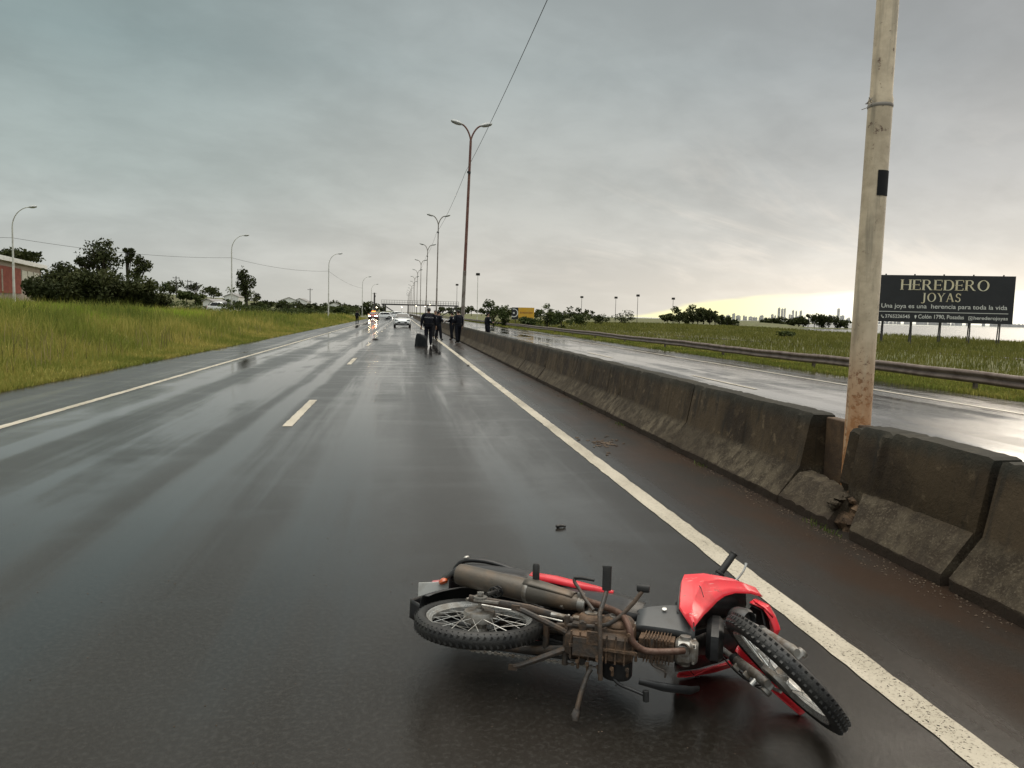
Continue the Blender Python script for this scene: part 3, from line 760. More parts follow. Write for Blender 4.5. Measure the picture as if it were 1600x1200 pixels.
M['glass_lens'] = pm('lamp_lens', (.05, .055, .05), None, .15)
M['black'] = pm('black_plastic', (.012, .012, .012), (.02, .02, .02), .45, scale=20)
M['blackhole'] = pm('dark_inside', (.003, .003, .004), None, .9)
def luminaire(b, c_, dirx, L=1.0, tilt=.22):
    secs = []
    for t, w, h_ in ((0, .05, .05), (.12, .09, .08), (.3, .17, .12), (.6, .19, .135), (.9, .14, .09), (1, .05, .04)):
        x = c_[0]+dirx*t*L; z = c_[2]+t*L*tilt
        secs.append([(x, c_[1]+w*math.cos(a), z+h_*math.sin(a)) for a in [i*math.pi/5 for i in range(10)]])
    b.loft(secs)
def lamp_post(x, y, h, double, label, group, near=False, wire_h=None, lean=0.0, lean_y=0.0, zoff=0.0, r0=.095, mat='polegrey', red=False, arm=1.15, base_z=0.0):
    z0 = base_z
    root = empty('lamp_post', (x, y, z0), 0, label, 'lamp post', group)
    root.rotation_euler = (-lean_y, lean, 0)
    hh = h-1.1 if double else h-2.0
    b = MB()
    if near:
        b.tube([(0, 0, 0), (0, 0, .25), (0, 0, 3.345)], [.104, .101, .093], 28, cap=False)
        b.build('pole', M['pole'], root)
        b = MB(); b.tube([(0, 0, 3.30), (0, 0, 3.36), (0, 0, 3.40), (0, 0, 8.0), (0, 0, hh)], [.093, .095, .085, .075, .062], 28); b.build('upper_pole', M['pole'], root)
    elif red:
        b.tube([(0, 0, 0), (0, 0, 4.2)], [r0, r0*.9], 12); b.build('pole', M['polegrey'], root)
        b = MB(); b.tube([(0, 0, 4.2), (0, 0, hh)], [r0*.82, r0*.62], 12); b.build('upper_pole', M['polered'], root)
    else:
        b.tube([(0, 0, 0), (0, 0, 4.2), (0, 0, 4.25), (0, 0, hh)], [r0, r0*.85, r0*.72, r0*.55], 10); b.build('pole', M[mat], root)
    for sx in ((-1, 1) if double else (1,)):
        b = MB(); pts = []
        for i in range(9):
            t = i/8
            if double: pts.append((sx*arm*(t**1.5)*.50, 0, hh-.05+1.0*math.sin(t*math.pi*.42)))
            else: pts.append((sx*(1.55*(1-math.cos(t*math.pi/2*.95))), 0, hh+1.85*math.sin(t*math.pi/2*.95)))
        b.tube(pts, [.05]*9 if double else [.055, .05, .05, .045, .045, .04, .04, .04, .04], 8); b.build('arm', M['polered'] if red else M[mat if mat != 'pole' else 'polegrey'], root)
        e = pts[-1]
        b = MB(); luminaire(b, (e[0]-sx*.05, 0, e[2]), sx, .72 if double else .70, .22 if double else .12); hd = b.build('lamp_head', M['lamp'], root)
        b = MB(); b.loft([[(e[0]+sx*(.25+t*.35)+.0, .09*math.cos(a), e[2]+(.25+t*.35)*.22-.06-.03*math.sin(math.pi*(t+.01))+.02*math.sin(a)) for a in [i*math.pi/3 for i in range(6)]] for t in (0, .5, 1)]); b.build('lens', M['glass_lens'], hd)
    if wire_h:
        b = MB(); b.box((0, -.06, wire_h), (.16, .14, .12)); b.lathe([(.0, 0), (.035, 0), (.05, .04), (.035, .08), (.045, .12), (0, .14)], (-.1, -.08, wire_h-.05), (0, 0, 1), 10); b.build('insulator', M['black'], root)
    return root
GD = 'double-arm lamp posts on the median barrier'
p0 = lamp_post(3.765, 5.86, 12.6, True, 'rusty cream-painted lamp pole in the foreground standing in the broken barrier', GD, near=True, lean=R(.35), base_z=.02)
b = MB(); b.lathe([(.0945, .01), (.0975, .018), (.0975, .03), (.093, .04)], (0, 0, 3.29), (0, 0, 1), 28)
b.tube([(-.10, -.03, 3.33), (-.14, -.06, 3.36), (-.12, -.09, 3.32), (-.15, -.08, 3.28), (-.22, -.10, 3.25)], .003, 6)
b.tube([(-.10, -.03, 3.33), (-.15, -.05, 3.31), (-.13, -.09, 3.35), (-.18, -.08, 3.30)], .003, 6)
b.build('wire_tie', M['polegrey'], p0)
# inspection opening facing the camera side
b = MB(); secs = []
for zz_ in (2.60, 2.80):
    secs.append([(math.cos(a)*.0985, math.sin(a)*.0985, zz_) for a in [R(-112+i*7) for i in range(11)]])
b.loft(secs, closed=False); b.build('inspection_opening', M['blackhole'], p0)
labs = ['first complete double-arm lamp post with a dark red upper pole, nearest to the police group', 'second complete double-arm lamp post, just left of the red-topped one', 'third complete double-arm lamp post along the barrier', 'fourth complete double-arm lamp post along the barrier', 'fifth complete double-arm lamp post along the barrier', 'sixth complete double-arm lamp post along the barrier']
yp = [47.4, 83.0]+[83+35.5*i for i in range(1, 12)]
for i, y in enumerate(yp):
    hh = 13.1 if i == 0 else 12.0
    lamp_post(3.70, y, hh, True, labs[i] if i < 6 else 'one of the far identical double-arm lamp posts receding to the footbridge', GD, wire_h=10.1 if i < 6 else None, lean=R([1.6, .5, .8, .3, .5, .2][i % 6]), red=(i == 0), r0=.12 if i == 0 else .10, base_z=0)
GL = 'single-arm lamp posts along the left side'
def left_lamp(px_, dist, h_, lb, base):
    x, y = at_px(px_, dist); o = lamp_post(x, y, h_, False, lb, GL, r0=.11, mat='lampwhite', base_z=base, wire_h=None, lean=R(.3)); return o, (x, y)
M['lampwhite'] = pm('pale_painted_steel', (.50, .50, .45), (.38, .37, .33), .5, scale=3)
LP = []
for px_, dist, ztop, lb in [(22.5, 82, 10.2, 'leftmost single-arm lamp post, in front of the red warehouse'), (361, 101, 10.6, 'second single-arm lamp post from the left, beside the slim tree'), (511.5, 125, 10.6, 'third single-arm lamp post from the left, at the road edge'), (564, 190, 10.0, 'fourth single-arm lamp post from the left'), (578, 240, 10.0, 'fifth single-arm lamp post, just behind the car with lit headlights')]:
    x, y = at_px(px_, dist); zb = max(tz(x, y), -.05) if dist < 200 else 0.0
    left_lamp(px_, dist, ztop-zb, lb, zb); LP.append((x, y, ztop-2.9))
# wires
M['wire'] = pm('wire', (.02, .02, .02), None, .6)
def wire(pts, sag, r, label, nseg=18):
    b = MB(); P = []
    for a, c_ in zip(pts[:-1], pts[1:]):
        a = Vector(a); c_ = Vector(c_)
        for i in range(nseg+(1 if c_ == Vector(pts[-1]) else 0)):
            t = i/nseg; p = a.lerp(c_, t); p.z -= sag*4*t*(1-t); P.append(p)
    b.tube(P, r, 5); return tag(b.build('overhead_wire', M['wire']), label, 'wire')
wire([(3.64, -30, 10.1), (3.64, 5.8, 10.12), (3.60+.15, 47.3, 10.12), (3.62, 82.9, 10.1), (3.62, 118.4, 10.1), (3.62, 153.9, 10.1), (3.62, 189.4, 10.1)], .35, .011, 'thin black overhead wire strung along the double-arm lamp posts')
wire([(LP[0][0]-30, LP[0][1]-18, LP[0][2])]+[LP[0], LP[1], LP[2], LP[3]], .5, .016, 'thin wire strung between the single-arm lamp posts on the left')

# ------------------------------------------------------------------ guard rail
gr0 = empty('guard_rail', (0, 0, 0), 0, 'long rusty brown corrugated guard rail along the right edge of the far carriageway', 'guard rail')
M['rail'] = pm('rusty_rail', (.15, .115, .095), (.085, .058, .045), .5, scale=2.5, world=True, bump=.2, bscale=20, metal=.0)
b = MB(); RX = 14.1
rp = [(-.0, .55), (-.035, .545), (-.075, .50), (-.075, .465), (-.02, .42), (-.02, .375), (-.075, .33), (-.075, .295), (-.035, .25), (0, .245)]
yy = list(np.arange(-4, 60, 1.0))+list(np.arange(60, 420, 6.0))
b.loft([[(RX+px_+.02*math.sin(y*.9), y, pz_-.06+.02*math.sin(y*.37)+.008*math.sin(y*1.9)) for px_, pz_ in rp] for y in yy], closed=False)
b.build('rail', M['rail'], gr0, 60, solid=.006)
M['post'] = pm('rail_post', (.09, .07, .055), (.05, .04, .032), .7, scale=6)
y = 2.0; pmesh = None
while y < 380:
    if pmesh is None:
        b = MB(); b.box((0, 0, .18), (.10, .07, .66)); o = b.build('post', M['post'], gr0, bevel=.004); pmesh = o
        b = None
    else:
        o = pmesh.copy(); COL.objects.link(o); o.parent = gr0
    o.location = (RX+.06, y, 0); y += 7.6

# ------------------------------------------------------------------ big billboard
def serif(b, txt, x0, z0, H, put, gap=.16):
    """serif capitals drawn as strokes; put(x,z)->3-D point"""
    T, t_ = .17*H, .055*H
    def poly(pts):
        n = len(pts); A_ = [put(px_, pz_, 0) for px_, pz_ in pts]; B_ = [put(px_, pz_, 1) for px_, pz_ in pts]
        b.add(A_+B_, [list(range(n)), [n+i for i in range(n)][::-1]]+[[i, n+i, n+(i+1) % n, (i+1) % n] for i in range(n)])
    def rect(x, z, w, h_): poly([(x, z), (x+w, z), (x+w, z+h_), (x, z+h_)])
    def serf(x, z, w): rect(x-.06*H, z, w+.12*H, t_*.8)
    def ring(cx_, cz_, rx, rz, tx, tz_, a0, a1, n=22):
        for i in range(n):
            A = a0+(a1-a0)*i/n; B = a0+(a1-a0)*(i+1)/n
            f = lambda a, k_: (cx_+(rx-k_*tx)*math.cos(a), cz_+(rz-k_*tz_)*math.sin(a))
            poly([f(A, 0), f(B, 0), f(B, 1), f(A, 1)])
    def stroke(p, q_, w):
        dx, dz = q_[0]-p[0], q_[1]-p[1]; h2 = w/2
        poly([(p[0]-h2, p[1]), (p[0]+h2, p[1]), (q_[0]+h2, q_[1]), (q_[0]-h2, q_[1])])
    x = x0; pi = math.pi
    for ch in txt:
        if ch == 'H':
            w = .86*H; rect(x, z0, T, H); rect(x+w-T, z0, T, H); rect(x+T, z0+H*.5-t_/2, w-2*T, t_)
            for q_ in (x, x+w-T): serf(q_, z0-.001, T); serf(q_, z0+H-t_*.8, T)
        elif ch == 'E':
            w = .66*H; rect(x, z0, T, H)
            for zz_, ww in ((z0, w), (z0+H*.5-t_/2, w*.78), (z0+H-t_, w)): rect(x-.05*H, zz_, ww+.05*H, t_)
            rect(x+w-t_, z0, t_, .22*H); rect(x+w-t_, z0+.78*H, t_, .22*H); rect(x+w*.74, z0+.4*H, t_, .2*H)
        elif ch in 'RPD':
            w = (.82 if ch == 'D' else .72)*H; rect(x, z0, T, H); serf(x, z0, T)
            if ch == 'D':
                ring(x+w-.42*H, z0+.5*H, .44*H, .5*H, T, t_, -pi/2, pi/2); rect(x-.05*H, z0+H-t_, w-.42*H+.05*H, t_); rect(x, z0, w-.42*H, t_)
            else:
                ring(x+.36*H, z0+.74*H, .30*H, .26*H, T*.9, t_, -pi/2, pi/2); rect(x-.05*H, z0+H-t_, .41*H, t_); rect(x, z0+.48*H, .36*H, t_)
                if ch == 'R': stroke((x+.74*H, z0), (x+.38*H, z0+.5*H), T); rect(x+.64*H, z0, .22*H, t_*.8); w = .84*H
        elif ch == 'O':
            w = .98*H; ring(x+w/2, z0+.5*H, w/2, .52*H, T, t_, 0, 2*pi, 36)
        elif ch == 'J':
            w = .42*H; rect(x+.16*H, z0+.0*H, T, H); serf(x+.16*H, z0+H-t_*.8, T); ring(x+.06*H, z0, T+.10*H, .22*H, T, t_*1.3, -pi*.75, 0, 12)
        elif ch == 'Y':
            w = .86*H; rect(x+w/2-T/2, z0, T, .48*H); serf(x+w/2-T/2, z0, T); stroke((x+w/2, z0+.44*H), (x+.10*H, z0+H), T); stroke((x+w/2, z0+.44*H), (x+w-.08*H, z0+H), t_*1.3); serf(x+.03*H, z0+H-t_*.8, T*.8); serf(x+w-.18*H, z0+H-t_*.8, T*.8)
        elif ch == 'A':
            w = .88*H; stroke((x+w-.10*H, z0), (x+w*.47, z0+H), T); stroke((x+.08*H, z0), (x+w*.45, z0+H), t_*1.4); rect(x+.22*H, z0+.32*H, .42*H, t_); serf(x+.03*H, z0, .12*H); serf(x+w-.2*H, z0, T)
        elif ch == 'S':
            w = .58*H; ring(x+w/2, z0+.745*H, .26*H, .265*H, T*.75, t_*1.3, pi*.12, pi*1.5, 18); ring(x+w/2, z0+.265*H, .28*H, .275*H, T*.75, t_*1.3, -pi*.88, pi*.5, 18)
            rect(x+w/2-.02*H, z0+.46*H, .05*H, .08*H); rect(x+w-t_, z0+.74*H, t_, .22*H); rect(x, z0+.04*H, t_, .22*H)
        elif ch == ' ': w = .35*H
        x += w+gap*H
    return x-gap*H
A0, A1 = Vector((37.05, 56.1, 0)), Vector((46.15, 52.75, 0))
bdir = (A1-A0).normalized(); bw = (A1-A0).length; bn_ = Vector((bdir.y, -bdir.x, 0))   # towards the road
bb = empty('billboard', A0+bdir*bw/2, 0, 'wide black jewellery shop billboard with gold serif lettering on five steel legs', 'billboard')
org = A0+bdir*bw/2
ZB, ZT = 1.78, 5.42
M['board'] = pm('billboard_print', (.012, .013, .016), (.016, .017, .020), .45, scale=1)
M['gold'] = pm('gold_print', (.62, .54, .36), (.70, .66, .50), .5, scale=2)
M['whiteprint'] = pm('white_print', (.62, .62, .58), None, .5)
M['steel_dark'] = pm('dark_steel', (.03, .03, .032), (.055, .045, .04), .6, scale=4)
def bp(u, z, dpt=0): return bdir*(u-bw/2)+bn_*dpt+Vector((0, 0, z))
b = MB(); b.prism([bp(0, ZB), bp(bw, ZB), bp(bw, ZT), bp(0, ZT)], bn_*0, bn_*-.12); b.build('panel', M['board'], bb, bevel=.01)
for i in range(5):
    u = bw*(.06+.215*i); b = MB(); g0 = tz(org.x+(bdir*(u-bw/2)).x, org.y+(bdir*(u-bw/2)).y)-.3
    b.tube([bp(u, g0, -.20), bp(u, ZT+.10, -.20)], .055, 6)
    b.tube([bp(u, g0, -.7), bp(u, ZB+2.4, -.26)], .045, 6); b.tube([bp(u, ZB+.1, -.22), bp(u, ZB+.1, -.13)], .05, 6)
    b.build('leg', M['steel_dark'], bb)
def fit_serif(txt, u0, u1, z0, H, nm):
    t1 = MB(); wd = serif(t1, txt, 0, 0, H, lambda a, c_, k_: Vector((a, 0, c_)))
    sx = (u1-u0)/wd; b = MB(); serif(b, txt, 0, 0, H, lambda a, c_, k_: bp(u0+a*sx, z0+c_, .022 if k_ else .003)); b.build(nm, M['gold'], bb, 10)
fit_serif('HEREDERO', bw*.172, bw*.815, ZB+2.50, .80, 'heading_lettering')
fit_serif('JOYAS', bw*.335, bw*.615, ZB+1.62, .66, 'subheading_lettering')
def text(s, parent, pos, xdir, size_w, size_h, mat, name, extr=.008, bold=0.0):
    cu_ = bpy.data.curves.new(name, 'FONT'); cu_.body = s; cu_.size = 1; cu_.extrude = 0; cu_.offset = bold; cu_.fill_mode = 'FRONT'
    tmp = bpy.data.objects.new('tmp', cu_); COL.objects.link(tmp); bpy.context.view_layer.update()
    me = bpy.data.meshes.new_from_object(tmp); bpy.data.objects.remove(tmp)
    co = np.array([v.co for v in me.vertices]); mn, mx = co.min(0), co.max(0)
    o = bpy.data.objects.new(name, me); COL.objects.link(o); me.materials.clear(); me.materials.append(mat)
    for v in me.vertices:
        a = (v.co.x-mn[0])/(mx[0]-mn[0])*size_w; c_ = (v.co.y-mn[1])/(mx[1]-mn[1])*size_h
        v.co = Vector(pos)+Vector(xdir)*a+Vector((0, 0, c_))
    o.parent = parent
    return o
text('Una joya es una  herencia para toda la vida', bb, bp(bw*.035, ZB+.98, .006), bdir, bw*.92, .44, M['whiteprint'], 'slogan_lettering', bold=.006)
b = MB(); b.prism([bp(bw*.02, ZB+.77), bp(bw*.965, ZB+.77), bp(bw*.965, ZB+.815), bp(bw*.02, ZB+.815)], bn_*.003, bn_*.012); b.build('rule_line', M['whiteprint'], bb)
text('3765226545', bb, bp(bw*.068, ZB+.30, .006), bdir, bw*.185, .27, M['whiteprint'], 'phone_lettering', bold=.012)
text('Col\u00f3n 1790, Posadas', bb, bp(bw*.315, ZB+.25, .006), bdir, bw*.335, .36, M['whiteprint'], 'address_lettering', bold=.012)
text('herederojoyas', bb, bp(bw*.72, ZB+.22, .006), bdir, bw*.245, .34, M['whiteprint'], 'handle_lettering', bold=.012)
b = MB()   # phone receiver, map pin, camera symbol
b.tube([bp(bw*.040, ZB+.52, .01), bp(bw*.041, ZB+.42, .01), bp(bw*.047, ZB+.34, .01), bp(bw*.056, ZB+.31, .01)], [.06, .035, .035, .06], 6)
b.prism([bp(bw*.295, ZB+.25), bp(bw*.301, ZB+.40), bp(bw*.303, ZB+.50), bp(bw*.295, ZB+.57), bp(bw*.287, ZB+.50), bp(bw*.289, ZB+.40)], bn_*.003, bn_*.012)
for (u0, u1, z0_, z1_) in ((.683, .687, .25, .53), (.707, .711, .25, .53), (.687, .707, .25, .29), (.687, .707, .49, .53), (.693, .701, .35, .43)):
    b.prism([bp(bw*u0, ZB+z0_), bp(bw*u1, ZB+z0_), bp(bw*u1, ZB+z1_), bp(bw*u0, ZB+z1_)], bn_*.003, bn_*.012)
b.build('contact_symbols', M['whiteprint'], bb)

# yellow sign
yx, yy_ = at_px(813, 104); ys_ = empty('yellow_sign', (yx, yy_, tz(yx, yy_)), -R(6), 'small orange-yellow roadside billboard with a black end bearing a ringed letter P', 'billboard')
M['yellow'] = pm('yellow_print', (.62, .33, .02), (.58, .36, .05), .5, scale=3)
M['bronze'] = pm('brown_print', (.25, .10, .02), None, .5)
b = MB(); b.box((.55, 0, 1.95), (2.15, .10, 1.45)); b.build('yellow_panel', M['yellow'], ys_)
b = MB(); b.box((-.97, 0, 1.85), (.88, .12, 1.62)); b.build('black_panel', M['board'], ys_)
b = MB(); b.tube([(-.9, .08, -.3), (-.9, .08, 2.4)], .05, 6); b.build('leg', M['steel_dark'], ys_)
b = MB(); b.tube([(1.2, .08, -.3), (1.2, .08, 2.4)], .05, 6); b.build('leg', M['steel_dark'], ys_)
b = MB()
def ringp(b, cx_, cz_, r0, r1, a0, a1, y_, n=20):
    for i in range(n):
        A = a0+(a1-a0)*i/n; B = a0+(a1-a0)*(i+1)/n
        b.prism([(cx_+r*math.cos(a), y_, cz_+r*math.sin(a)) for r, a in ((r0, A), (r1, A), (r1, B), (r0, B))], (0, 0, 0), (0, -.012, 0))
ringp(b, -1.12, 1.92, .46, .58, -1.35, 1.9, -.062); ringp(b, -1.12, 1.92, .0, .13, 0, 6.283, -.062); ringp(b, -1.12, 1.92, .46, .58, -2.2, -1.35, -.062, 6)
b.build('ring_emblem', M['whiteprint'], ys_)
b = MB()
for i in range(9): b.box((-.20+.19*i, -.055, 1.98), (.11, .014, .20 if i % 3 else .27))
b.build('lettering', M['bronze'], ys_)

# ------------------------------------------------------------------ footbridge
fb = empty('footbridge', (0, 0, 0), 0, 'long dark pedestrian footbridge with mesh railing crossing the highway in the distance', 'footbridge')
FY = 430; fx0, fx1 = at_px(594, FY/math.cos(R(0)))[0], at_px(714, FY)[0]
dz = 5.6
b = MB(); b.box(((fx0+fx1)/2, FY, dz), (fx1-fx0, 2.4, .75)); b.build('deck', M['steel_dark'], fb)
M['railgrey'] = pm('railing_grey', (.18, .18, .17), None, .6)
b = MB()
for yo in (-1.15, 1.15):
    for zz_ in (1.2, 2.35): b.box(((fx0+fx1)/2, FY+yo, dz+zz_), (fx1-fx0, .10, .12))
    n = 30
    for i in range(n+1): b.box((fx0+(fx1-fx0)*i/n, FY+yo, dz+1.35), (.10, .10, 2.0))
b.build('railing', M['railgrey'], fb)
for xx_ in (fx0+1, -8.6, 3.7, 14.5, fx1-1.2):
    b = MB(); b.box((xx_, FY, dz/2-.2), (.6, .6, dz)); b.build('pillar', M['steel_dark'], fb)
for sx, xe in ((1, fx1), (-1, fx0)):
    b = MB(); b.prism([(xe-sx*.5, FY-2.6, dz+.3), (xe-sx*.5, FY-2.6, dz-.4), (xe-sx*9, FY-2.6, -.1), (xe-sx*9.8, FY-2.6, 0)], (0, -.9, 0), (0, .9, 0)); b.build('stairs', M['steel_dark'], fb)

# ------------------------------------------------------------------ red warehouse
wx, wy = at_px(66, 118); wa, wya = at_px(-170, 92)
wr = empty('warehouse', (wx, wy, tz(wx, wy)), 0, 'red-walled industrial warehouse with white fascia at the left edge', 'warehouse')
wd_ = (Vector((wa, wya, 0))-Vector((wx, wy, 0))); wl = wd_.length; wd_.normalize(); wn = Vector((-wd_.y, wd_.x, 0)); wn = wn if wn.y > 0 else -wn
zb_ = tz(wx, wy); gz = -zb_
def wq(u, z, dp=0): return wd_*u+wn*dp+Vector((0, 0, z+gz))
M['redwall'] = pm('red_wall', (.20, .045, .030), (.25, .065, .042), .7, scale=2)
M['palewall'] = pm('pale_wall', (.34, .29, .24), (.26, .22, .18), .8, scale=1.2)
M['white'] = pm('white_paint', (.74, .74, .72), (.66, .66, .63), .5, scale=3)
b = MB(); b.prism([wq(0, -1), wq(wl, -1), wq(wl, 7.5), wq(0, 6.1)], wn*.0, wn*22); b.build('wall', M['palewall'], wr)
b = MB(); b.prism([wq(5.5, 2.7), wq(wl, 2.7), wq(wl, 6.7), wq(5.5, 5.72)], wn*-.12, wn*-.01); b.build('red_cladding', M['redwall'], wr)
b = MB(); b.prism([wq(-.6, 6.02), wq(wl, 7.4), wq(wl, 8.05), wq(-.6, 6.5)], wn*-.5, wn*22.4); b.build('roof', M['white'], wr)
M['winlight'] = pm('frosted_window', (.50, .50, .42), (.40, .40, .34), .3, scale=3)
for i in range(3):
    b = MB(); b.prism([wq(.8+1.5*i, 4.3), wq(2.1+1.5*i, 4.35), wq(2.1+1.5*i, 5.5+.05*i), wq(.8+1.5*i, 5.4+.05*i)], wn*-.06, wn*-.005); b.build('window', M['winlight'], wr)
b = MB(); b.prism([wq(9.8, 2.9), wq(10.1, 2.9), wq(10.1, 5.5), wq(9.8, 5.5)], wn*-.16, wn*-.13); b.build('downpipe', M['palewall'], wr)

# ------------------------------------------------------------------ floodlight masts, utility poles
GF = 'floodlight masts on the skyline'
for i, (px_, top, base, dist, lb) in enumerate([(743, 430, 490, 230, 'tallest floodlight mast just right of the red-topped lamp post'), (711, 446, 490, 330, 'floodlight mast left of the red-topped lamp post'), (905, 465, 494, 300, 'floodlight mast leftmost of the four on the right skyline'), (958, 466, 496, 290, 'floodlight mast second of the four on the right skyline'), (992, 463, 497, 270, 'floodlight mast third and tallest of the four on the right skyline'), (1047, 468, 498, 280, 'floodlight mast rightmost of the four on the right skyline')]):
    x, y = at_px(px_, dist); hy = 487.4+(px_-627)*math.tan(R(1.4)); h_ = EYE+(hy-top)*dist/1200
    r_ = empty('floodlight_mast', (x, y, 0), 0, lb, 'mast', GF)
    b = MB(); b.tube([(0, 0, -.5), (0, 0, h_)], [.11, .07], 8); b.build('pole', M['lampwhite'] if i == 0 else M['steel_dark'], r_)
    b = MB(); b.box((0, -.1, h_+.1), (1.2, .25, .7)); b.box((0, -.35, h_+.3), (.9, .3, .4)); b.build('floodlight', M['steel_dark'], r_, bevel=.05)
GU = 'utility poles on the left skyline'
for i, (px_, top, dist, lb) in enumerate([(275, 436, 240, 'nearest utility pole with crossarm, right of the thicket'), (293, 441, 300, 'thin utility pole second right of the thicket'), (298, 442, 320, 'thin utility pole third right of the thicket'), (307, 444, 300, 'utility pole with transformer right of the thicket'), (483, 452, 300, 'lone utility pole between second and third single-arm lamp'), (583, 458, 380, 'stout dark pole beyond the car with lit headlights')]):
    x, y = at_px(px_, dist); hy = 487.4+(px_-627)*math.tan(R(1.4)); h_ = EYE+(hy-top)*dist/1200
    r_ = empty('utility_pole', (x, y, 0), 0, lb, 'utility pole', GU)
    b = MB(); b.tube([(0, 0, -.5), (0, 0, h_)], [.17, .12] if i != 5 else [.5, .35], 8); b.build('pole', M['steel_dark'], r_)
    b = MB(); b.box((0, 0, h_-.5), (1.8, .12, .14))
    for q_ in (-.8, 0, .8): b.box((q_, 0, h_-.32), (.1, .1, .22))
    if i in (3, 5): b.box((.2, 0, h_-1.7), (.7, .6, .9))
    b.build('crossarm', M['steel_dark'], r_)
# houses on the far left skyline
GH = 'small houses on the left skyline'
M['roofgrey'] = pm('tin_roof', (.22, .21, .20), None, .5)
hl = ['white gabled house leftmost on the far left skyline', 'small white house beside the slim tree on the skyline', 'white house between second and third single-arm lamps', 'pale house just left of the third single-arm lamp', 'pale house right of the third single-arm lamp']
for i, (px_, dist, w_, h_) in enumerate([(334, 150, 1.6, 2.4), (365, 230, 4, 2.8), (449, 320, 7, 3.2), (470, 330, 6, 3.6), (521, 400, 7, 3.4)]):
    x, y = at_px(px_, dist); z_ = max(tz(x, y), 0); r_ = empty('house', (x, y, z_), random.uniform(-.3, .3), hl[i], 'house', GH)
    b = MB(); b.box((0, 0, h_/2-.5), (w_, 5, h_+1)); b.prism([(-w_/2, -2.5, h_), (w_/2, -2.5, h_), (0, -2.5, h_+w_*.2)], (0, 0, 0), (0, 5, 0)); b.build('wall', M['white'], r_)
    b = MB()
    for s_ in (-1, 1): b.prism([(0, -2.7, h_+w_*.2+.03), (s_*(w_/2+.25), -2.7, h_-.06), (s_*(w_/2+.25), -2.7, h_+.06), (0, -2.7, h_+w_*.2+.15)], (0, 0, 0), (0, 5.4, 0))
    b.build('roof', M['roofgrey'], r_)
    b = MB()
    for q_ in (-.25, .22): b.box((q_*w_, -2.52, h_*.5), (w_*.16, .06, h_*.3))
    b.build('window', M['board'], r_)

# ------------------------------------------------------------------ city across the river
M['tower'] = pm('haze_pale_tower', (.62, .60, .57), (.70, .68, .65), .8, scale=.02, world=True)  # far haze painted into the pale wall colour, no haze volume
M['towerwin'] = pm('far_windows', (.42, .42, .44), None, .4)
GC = 'buildings of the far city'
tl = [(1287, 17, 4.5), (1292, 18, 3.5), (1297, 17, 4), (1305, 13, 3), (1308, 14, 2.5), (1367-40, 6, 2)]
rs = random.Random(9); specs = []
for px_ in range(1112, 1345, 5): specs.append((px_+rs.uniform(-2, 2), rs.uniform(4, 9.5), rs.uniform(2.5, 6)))
specs += [(1212, 18.5, 3.6), (1217, 17.5, 3.2), (1221, 18, 3.0), (1234, 15.5, 3.0), (1239, 14.5, 2.4), (1246, 15.0, 3.2), (1304.5, 19, 3.6)]
for px_ in range(1345, 1600, 6):
    if rs.random() < .7: specs.append((px_, rs.uniform(2.0, 4.5), rs.uniform(3, 7)))
_low = sorted([j for j, q in enumerate(specs) if q[0] not in (1212, 1217, 1221, 1234, 1239, 1246, 1304.5)], key=lambda j: specs[j][0])
def lowk(i): return _low.index(i) if i in _low else 0
for i, (px_, hp, wp) in enumerate(specs):
    dist = 3300+rs.uniform(-100, 100)
    x, y = at_px(px_, dist); hb = hp*dist/1200+3; w_ = wp*dist/1200
    tall = hp > 14
    lb = {1212: 'far tower at the left of the tall cluster across the river', 1217: 'far tower in the middle of the tall cluster across the river', 1221: 'far tower at the right of the tall cluster across the river', 1234: 'slim far tower just right of the tall cluster', 1239: 'short slim far tower second right of the tall cluster', 1246: 'far tower third right of the tall cluster', 1304.5: 'lone far tower rising right of the wooded spit'}.get(px_, 'low pale block of the far city across the river, %s from its left end' % ordn(lowk(i)))
    r_ = empty('city_building', (x, y, 2), -math.atan2(x, y), lb, 'building', GC)
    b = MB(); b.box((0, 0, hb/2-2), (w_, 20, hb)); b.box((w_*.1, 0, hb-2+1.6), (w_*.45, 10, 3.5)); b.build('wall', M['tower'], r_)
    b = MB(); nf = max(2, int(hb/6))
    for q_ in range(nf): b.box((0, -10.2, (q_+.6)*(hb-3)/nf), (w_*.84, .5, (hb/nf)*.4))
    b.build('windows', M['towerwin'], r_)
# ------------------------------------------------------------------ cars
M['carwhite'] = pm('white_car_paint', (.72, .73, .72), (.66, .67, .66), .22, scale=3, coat=.6)
M['carred'] = pm('red_car_paint', (.25, .02, .015), None, .25, coat=.6)
M['carglass'] = pm('car_glass', (.012, .015, .016), None, .06)
M['tyre'] = pm('car_tyre', (.015, .015, .015), (.03, .027, .024), .8, scale=10)
M['alloy'] = pm('wheel_alloy', (.35, .35, .36), (.25, .25, .25), .35, metal=.7, scale=10)
M['trim'] = pm('black_trim', (.012, .012, .013), None, .5)
M['plate'] = pm('plate_white', (.6, .6, .6), None, .5)
M['hl'] = pm('headlight_glass', (.10, .11, .12), (.25, .26, .27), .1, scale=20)
M['hl_on'] = pm('headlight_lit', (1, 1, 1), None, .3, emit=(1.0, .76, .42), estr=70)
M['hl_onw'] = pm('headlight_lit_white', (1, 1, 1), None, .3, emit=(1.0, .93, .80), estr=50)
M['amber_on'] = pm('amber_lamp_lit', (1, .4, .05), None, .3, emit=(1.0, .22, .03), estr=6)
M['tail'] = pm('tail_lamp', (.2, .01, .01), None, .2)
